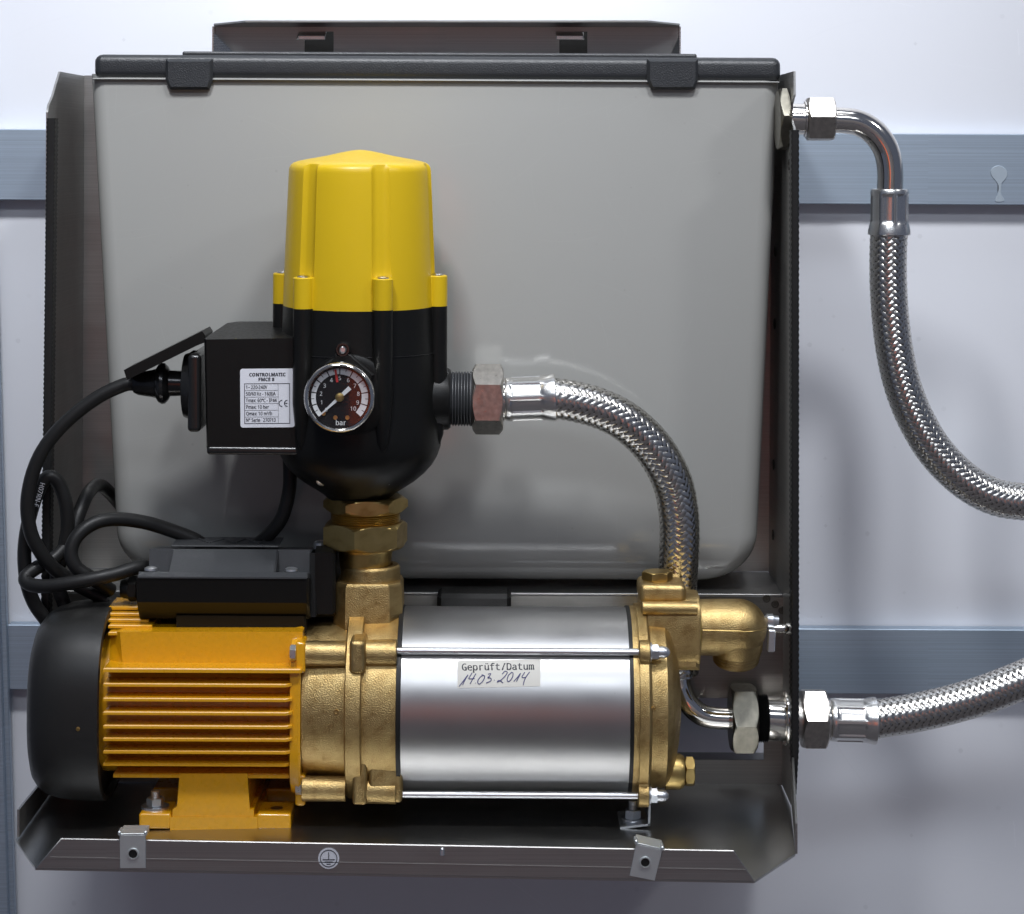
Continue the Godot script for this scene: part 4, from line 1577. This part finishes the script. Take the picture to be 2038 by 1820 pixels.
func cables() -> void:
	var r := 0.0049
	var t := thing("power_cable", "black power cable from its round plug arching down to the coil", "cable", at(310, 765, 0.222))
	var g := Geo.new()
	g.tube(path([[268, 764, 0.222], [245, 767, 0.222], [196, 790, 0.223], [140, 832, 0.225], [95, 881, 0.226], [67, 935, 0.226], [54, 999, 0.225], [60, 1057, 0.222], [78, 1096, 0.218], [103, 1128, 0.212], [126, 1146, 0.207], [160, 1168, 0.202], [215, 1195, 0.2]]), r, 18)
	part("cord", g, M.black_rubber, t, 60)
	g = Geo.new()
	var a := at(372, 763, 0.222)
	var b := at(266, 764, 0.222)
	var s := px(1, 0.222)
	g.lathe(a, b - a, [[0, 24 * s], [14 * s, 25 * s], [34 * s, 26 * s], [38 * s, 34 * s], [44 * s, 40 * s], [50 * s, 41 * s], [56 * s, 38 * s], [62 * s, 29 * s], [70 * s, 27 * s], [96 * s, 23 * s], [106 * s, 18 * s], [108 * s, 0]], 36)
	part("plug", g, M.black_gloss, t)

	t = thing("coiled_cable", "black cable bent in an upright loop beside the fan cover", "cable", at(90, 1100, 0.2))
	g = Geo.new()
	g.tube(path([[120, 1275, 0.2], [92, 1236, 0.203], [68, 1202, 0.206], [53, 1160, 0.208], [48, 1110, 0.209], [52, 1060, 0.209], [64, 1010, 0.208], [80, 968, 0.207], [97, 949, 0.206], [116, 962, 0.204], [130, 1000, 0.202], [134, 1050, 0.2], [124, 1105, 0.199], [112, 1150, 0.198], [130, 1210, 0.196]]), r, 18)
	part("cord", g, M.black_rubber, t, 60)
	var tn := (at(72, 1000, 0.21) - at(84, 958, 0.21)).normalized()
	text("H07RN-F", at(79, 985, 0.2135) + Vector3(-0.0005, 0, 0), 0.0032, M.label_white, t, Basis(tn, Vector3(-tn.y, tn.x, 0), Vector3.BACK))

	t = thing("gland_cable", "black cable looping out of the motor's terminal box and back", "cable", at(150, 1160, 0.23))
	g = Geo.new()
	g.tube(path([[300, 1150, 0.2], [285, 1128, 0.214], [226, 1144, 0.226], [162, 1157, 0.230], [97, 1167, 0.228], [60, 1164, 0.222], [50, 1150, 0.217], [72, 1131, 0.212], [107, 1112, 0.205], [138, 1075, 0.197], [160, 1015, 0.188], [178, 978, 0.168], [198, 966, 0.13], [222, 985, 0.095], [250, 1020, 0.08]]), r, 18)
	part("cord", g, M.black_rubber, t, 60)

	t = thing("control_cable", "black cable from under the controller, arching behind the terminal box", "cable", at(400, 1090, 0.2))
	g = Geo.new()
	g.tube(path([[574, 885, 0.2], [577, 945, 0.2], [574, 984, 0.2], [562, 1028, 0.199], [539, 1060, 0.196], [505, 1088, 0.19], [460, 1104, 0.186], [420, 1094, 0.186], [384, 1073, 0.188], [340, 1056, 0.191], [291, 1041, 0.196], [239, 1034, 0.204], [194, 1039, 0.212], [157, 1063, 0.218], [141, 1096, 0.221], [150, 1128, 0.221], [180, 1150, 0.216], [220, 1175, 0.2]]), r, 18)
	part("cord", g, M.black_rubber, t, 60)


# woven wire sheath: two sets of flat strands passing over and under one another
func braid(line: PackedVector3Array, R: float, strands: int) -> Geo:
	var g := Geo.new()
	var n := line.size()
	var dist := PackedFloat32Array([0.0])
	var e1s := PackedVector3Array()
	var e2s := PackedVector3Array()
	var t0 := (line[1] - line[0]).normalized()
	var e1 := Vector3.BACK
	e1 = (e1 - t0 * t0.dot(e1)).normalized()
	for k in n:
		var t := (line[mini(k + 1, n - 1)] - line[maxi(k - 1, 0)]).normalized()
		e1 = (e1 - t * t.dot(e1)).normalized()
		e1s.append(e1)
		e2s.append(t.cross(e1))
		if k > 0:
			dist.append(dist[k - 1] + line[k].distance_to(line[k - 1]))
	var total := dist[n - 1]
	var P := TAU * R * 1.05
	var ds := P / (2.0 * strands)
	var steps := int(total / ds * 3.0)
	var centre := PackedVector3Array()
	var c1 := PackedVector3Array()
	var c2 := PackedVector3Array()
	var k := 0
	for i in steps + 1:
		var sd := total * i / steps
		while k < n - 2 and dist[k + 1] < sd:
			k += 1
		var u := clampf((sd - dist[k]) / maxf(dist[k + 1] - dist[k], 1e-9), 0.0, 1.0)
		centre.append(line[k].lerp(line[k + 1], u))
		c1.append(e1s[k].lerp(e1s[k + 1], u).normalized())
		c2.append(e2s[k].lerp(e2s[k + 1], u).normalized())
	var w := TAU / strands * 0.47
	var amp := 0.00036
	for dir in [1.0, -1.0]:
		for q in strands:
			var prev := []
			for i in steps + 1:
				var sd := total * i / steps
				var lift: float = amp * dir * clampf(1.5 * cos(PI * 0.5 * (2.0 * q + dir * sd / ds) - PI * 0.25), -1.0, 1.0)
				var row := []
				for e in [-1.0, 0.0, 1.0]:
					var a: float = TAU * q / strands + dir * TAU * sd / P + e * w
					var r := R + lift - (0.00034 if e != 0.0 else 0.0)
					row.append(centre[i] + (c1[i] * cos(a) + c2[i] * sin(a)) * r)
				if i > 0:
					for j in 2:
						g.quad(prev[j], prev[j + 1], row[j + 1], row[j])
				prev = row
	return g


func hose_parts(t: Node3D, line: PackedVector3Array, R: float) -> void:
	var g := braid(line, R - 0.0004, 18)
	var br := part("braid", g, M.braid_wire, t, 70)
	br.set_meta("kind", "stuff")
	g = Geo.new()
	g.tube(line, R - 0.0014, 24)
	part("inner_tube", g, M.liner, t, 60)


# crimped sleeve with long pressed flats, from A towards B
func ferrule(a: Vector3, b: Vector3, R: float, flip := false) -> Geo:
	var g := Geo.new()
	var d := (b - a)
	var L := d.length()
	d /= L
	var e1 := Vector3.UP if absf(d.y) < 0.9 else Vector3.RIGHT
	e1 = (e1 - d * d.dot(e1)).normalized()
	var e2 := d.cross(e1)
	var rings := []
	for p in [[0.0, 0.80], [0.01, 0.92], [0.05, 0.955], [0.10, 0.965], [0.14, 0.965], [0.18, 0.965], [0.22, 0.965], [0.5, 0.965], [0.66, 0.965], [0.70, 0.968], [0.74, 0.972], [0.78, 0.98], [0.84, 1.01], [0.92, 1.05], [0.985, 1.06], [1.0, 1.04], [1.0, 0.9]]:
		var r := PackedVector3Array()
		for i in 96:
			var a2 := TAU * i / 96.0
			var k: float = smoothstep(0.10, 0.16, p[0]) * (1.0 - smoothstep(0.70, 0.77, p[0]))
			var q := absf(fposmod(a2 + 0.13, TAU / 8.0) - TAU / 16.0) / (TAU / 16.0)
			var rr: float = R * (p[1] - 0.065 * k * (1.0 - smoothstep(0.62, 0.80, q)))
			r.append(a + d * (L * p[0]) + (e1 * cos(a2) + e2 * sin(a2)) * rr)
		rings.append(r)
	g.loft(rings)
	return g


func hoses() -> void:
	# from the controller down behind the pump
	var z := AXIS_Z
	var s := px(1, z)
	var hy := at(970, 795, z)
	var t := thing("braided_hose", "braided steel hose from the controller's outlet bending down behind the brass elbow", "hose", at(1350, 1175, 0.19), "braided steel hoses")
	var g := Geo.new()
	g.nut(Vector3(at(940, 795, z).x, hy.y, z), Vector3.RIGHT, 122 * s, 62 * s)
	part("union_nut", g, M.nickel, t)
	g = Geo.new()
	g.lathe(Vector3(at(998, 795, z).x, hy.y, z), Vector3.RIGHT, [[0, 44 * s], [6 * s, 44 * s], [9 * s, 40 * s], [12 * s, 38 * s], [14 * s, 30 * s]], 40)
	part("collar", g, M.chrome, t)
	part("ferrule", ferrule(Vector3(at(1004, 794, z).x, hy.y, z), at(1106, 791, z), 45.5 * s), M.pressed_steel, t, 28)
	var line := path([[1095, 793, z], [1118, 795, z], [1146, 800, 0.209], [1190, 812, 0.207], [1235, 833, 0.204], [1273, 862, 0.2], [1303, 895, 0.197], [1327, 934, 0.194], [1342, 972, 0.191], [1350, 1014, 0.189], [1353, 1050, 0.187], [1352, 1099, 0.184], [1347, 1175, 0.176], [1344, 1230, 0.166], [1345, 1290, 0.159], [1352, 1345, 0.158]], 10)
	hose_parts(t, line, 41.0 * s)
	# its chrome end pipe and nut at the lower bulkhead
	g = Geo.new()
	g.tube(path([[1352, 1338, 0.158], [1356, 1368, 0.159], [1370, 1400, 0.162], [1396, 1423, 0.163], [1426, 1430, 0.163], [1462, 1431, 0.163]], 8), 21.5 * px(1, 0.163), 28)
	part("end_pipe", g, M.chrome, t, 60)
	g = Geo.new()
	var s2 := px(1, 0.163)
	var lb := at(1480, 1430, 0.163)
	g.nut(Vector3(at(1453, 1430, 0.163).x, lb.y, 0.163), Vector3.RIGHT, 122 * s2, 52 * s2, PI / 6)
	part("end_nut", g, M.nickel_shaded, t)

	t = thing("bulkhead_fitting", "chrome threaded fitting through the side plate at the lower nuts", "pipe fitting", lb, "pipe fittings through the side plate")
	g = Geo.new()
	var pr := []
	for i in 6:
		pr.append([i * 4.0 * s2, 43 * s2])
		pr.append([(i * 4.0 + 2.0) * s2, 47.5 * s2])
	pr.append([25 * s2, 42 * s2])
	g.lathe(Vector3(at(1504, 1430, 0.163).x, lb.y, 0.163), Vector3.RIGHT, pr, 40)
	part("thread", g, M.black_gloss, t, 20)
	g = Geo.new()
	g.lathe(Vector3(at(1526, 1430, 0.163).x, lb.y, 0.163), Vector3.RIGHT, [[0, 42 * s2], [2 * s2, 45 * s2], [33 * s2, 45 * s2], [34 * s2, 52 * s2], [37 * s2, 54 * s2], [42 * s2, 54 * s2], [42 * s2, 30 * s2], [72 * s2, 30 * s2]], 48)
	part("body", g, M.chrome, t)

	# lower hose leaving to the right
	var z3 := 0.16
	var s3 := px(1, z3)
	t = thing("braided_hose", "braided steel hose leaving the frame to the right at the lower rail", "hose", at(1700, 1434, z3), "braided steel hoses")
	g = Geo.new()
	g.nut(at(1594, 1431, z3), Vector3.RIGHT, 110 * s3, 51 * s3, 0.36)
	g.lathe(at(1578, 1431, z3), Vector3.RIGHT, [[0, 40 * s3], [16 * s3, 40 * s3]], 32)
	part("union_nut", g, M.nickel, t)
	g = Geo.new()
	g.lathe(at(1643, 1432, z3), Vector3.RIGHT, [[0, 43 * s3], [6 * s3, 43 * s3], [9 * s3, 40 * s3], [12 * s3, 38 * s3]], 40)
	part("collar", g, M.chrome, t)
	part("ferrule", ferrule(at(1652, 1433, z3), at(1743, 1435, z3), 44.0 * s3), M.pressed_steel, t, 28)
	hose_parts(t, path([[1730, 1434, z3], [1760, 1429, z3], [1800, 1423, z3], [1846, 1414, z3], [1900, 1401, z3], [1954, 1385, z3], [2000, 1368, z3], [2038, 1353, z3], [2080, 1334, z3], [2120, 1314, z3]], 8), 38.5 * s3)

	# upper hose
	var z2 := 0.155
	s2 = px(1, z2)
	t = thing("bulkhead_fitting", "nickel fitting through the side plate beside the tank's upper corner", "pipe fitting", at(1580, 238, z2), "pipe fittings through the side plate")
	g = Geo.new()
	g.nut(at(1547, 238, z2), Vector3.RIGHT, 118 * s2, 22 * s2, 0.42)
	part("inner_nut", g, M.nickel_shaded, t)
	g = Geo.new()
	g.lathe(at(1566, 237, z2), Vector3.RIGHT, [[0, 30 * s2], [14 * s2, 31 * s2], [34 * s2, 31 * s2], [35 * s2, 36 * s2], [38 * s2, 36 * s2], [42 * s2, 30 * s2]], 40)
	part("body", g, M.chrome, t)
	t = thing("braided_hose", "braided steel hose hanging from the chrome bend at the upper rail", "hose", at(1770, 420, z2), "braided steel hoses")
	g = Geo.new()
	g.nut(at(1605, 237, z2), Vector3.RIGHT, 82 * s2, 55 * s2, PI / 6 - 0.08)
	part("union_nut", g, M.nickel, t)
	g = Geo.new()
	g.tube(path([[1652, 239, z2], [1690, 241, z2], [1714, 247, z2], [1738, 262, z2], [1757, 285, z2], [1768, 312, z2], [1772, 345, z2], [1771, 384, z2]], 8), 26.0 * s2, 36)
	part("bend", g, M.chrome, t, 60)
	part("ferrule", ferrule(at(1771, 376, z2), at(1770, 468, z2), 40.0 * s2), M.pressed_steel, t, 28)
	hose_parts(t, path([[1770, 455, z2], [1768, 506, z2], [1768.5, 572, z2], [1773, 639, z2], [1782, 705, z2], [1798, 772, z2], [1825, 838, z2], [1864, 901, z2], [1918, 955, z2], [1976, 988, z2], [2038, 999, z2], [2120, 1000, z2]], 8), 37.5 * s2)


func clips() -> void:
	for e in [[[[238, 1662], [290, 1662], [290, 1728], [239, 1728]], [265, 1699], 0.0, "left spring clip, upright, on the front lip of the steel tray"],
			[[[1266, 1680], [1318, 1692], [1303, 1753], [1253, 1743]], [1284, 1716], -0.2, "right spring clip, tilted, on the front lip of the steel tray"]]:
		var z := 0.3482
		var c := at(e[1][0], e[1][1], z)
		var t := thing("spring_clip", e[3], "clip", c, "spring clips on the tray lip")
		var g := Geo.new()
		var pts := PackedVector3Array()
		for p in e[0]:
			pts.append(at(p[0], p[1], z))
		g.slab(pts, Vector3(0, 0, 0.001), 0.0002)
		part("front_leaf", g, M.zinc_sheet, t)
		g = Geo.new()
		var p0: Vector3 = pts[0]
		var p1: Vector3 = pts[1]
		g.slab(PackedVector3Array([p0 + Vector3(0, 0, 0.001), p1 + Vector3(0, 0, 0.001), p1 + Vector3(0.0005, 0.0015, -0.012), p0 + Vector3(0.0005, 0.0015, -0.012)]), Vector3(0, 0.001, 0), 0.0002)
		for q in [p0, p1]:
			g.box(q + Vector3(0, 0.0012, -0.003), Vector3(0.002, 0.003, 0.01), 0.0006)
		part("bent_top", g, M.zinc_sheet, t)
		g = Geo.new()
		var s := px(1, z)
		g.lathe(c + Vector3(0, 0, 0.0009), Vector3.BACK, [[0, 12 * s], [0.0012, 11 * s], [0.0012, 9 * s], [0.0003, 8.5 * s]], 28, 2.0, 0.0, false)
		part("thread_collar", g, M.zinc_sheet, t)
		g = Geo.new()
		g.lathe(c + Vector3(0, 0, 0.0010), Vector3.BACK, [[0, 9 * s], [0.00015, 9 * s], [0.00015, 0]], 24)
		part("hole", g, M.black_rubber, t)
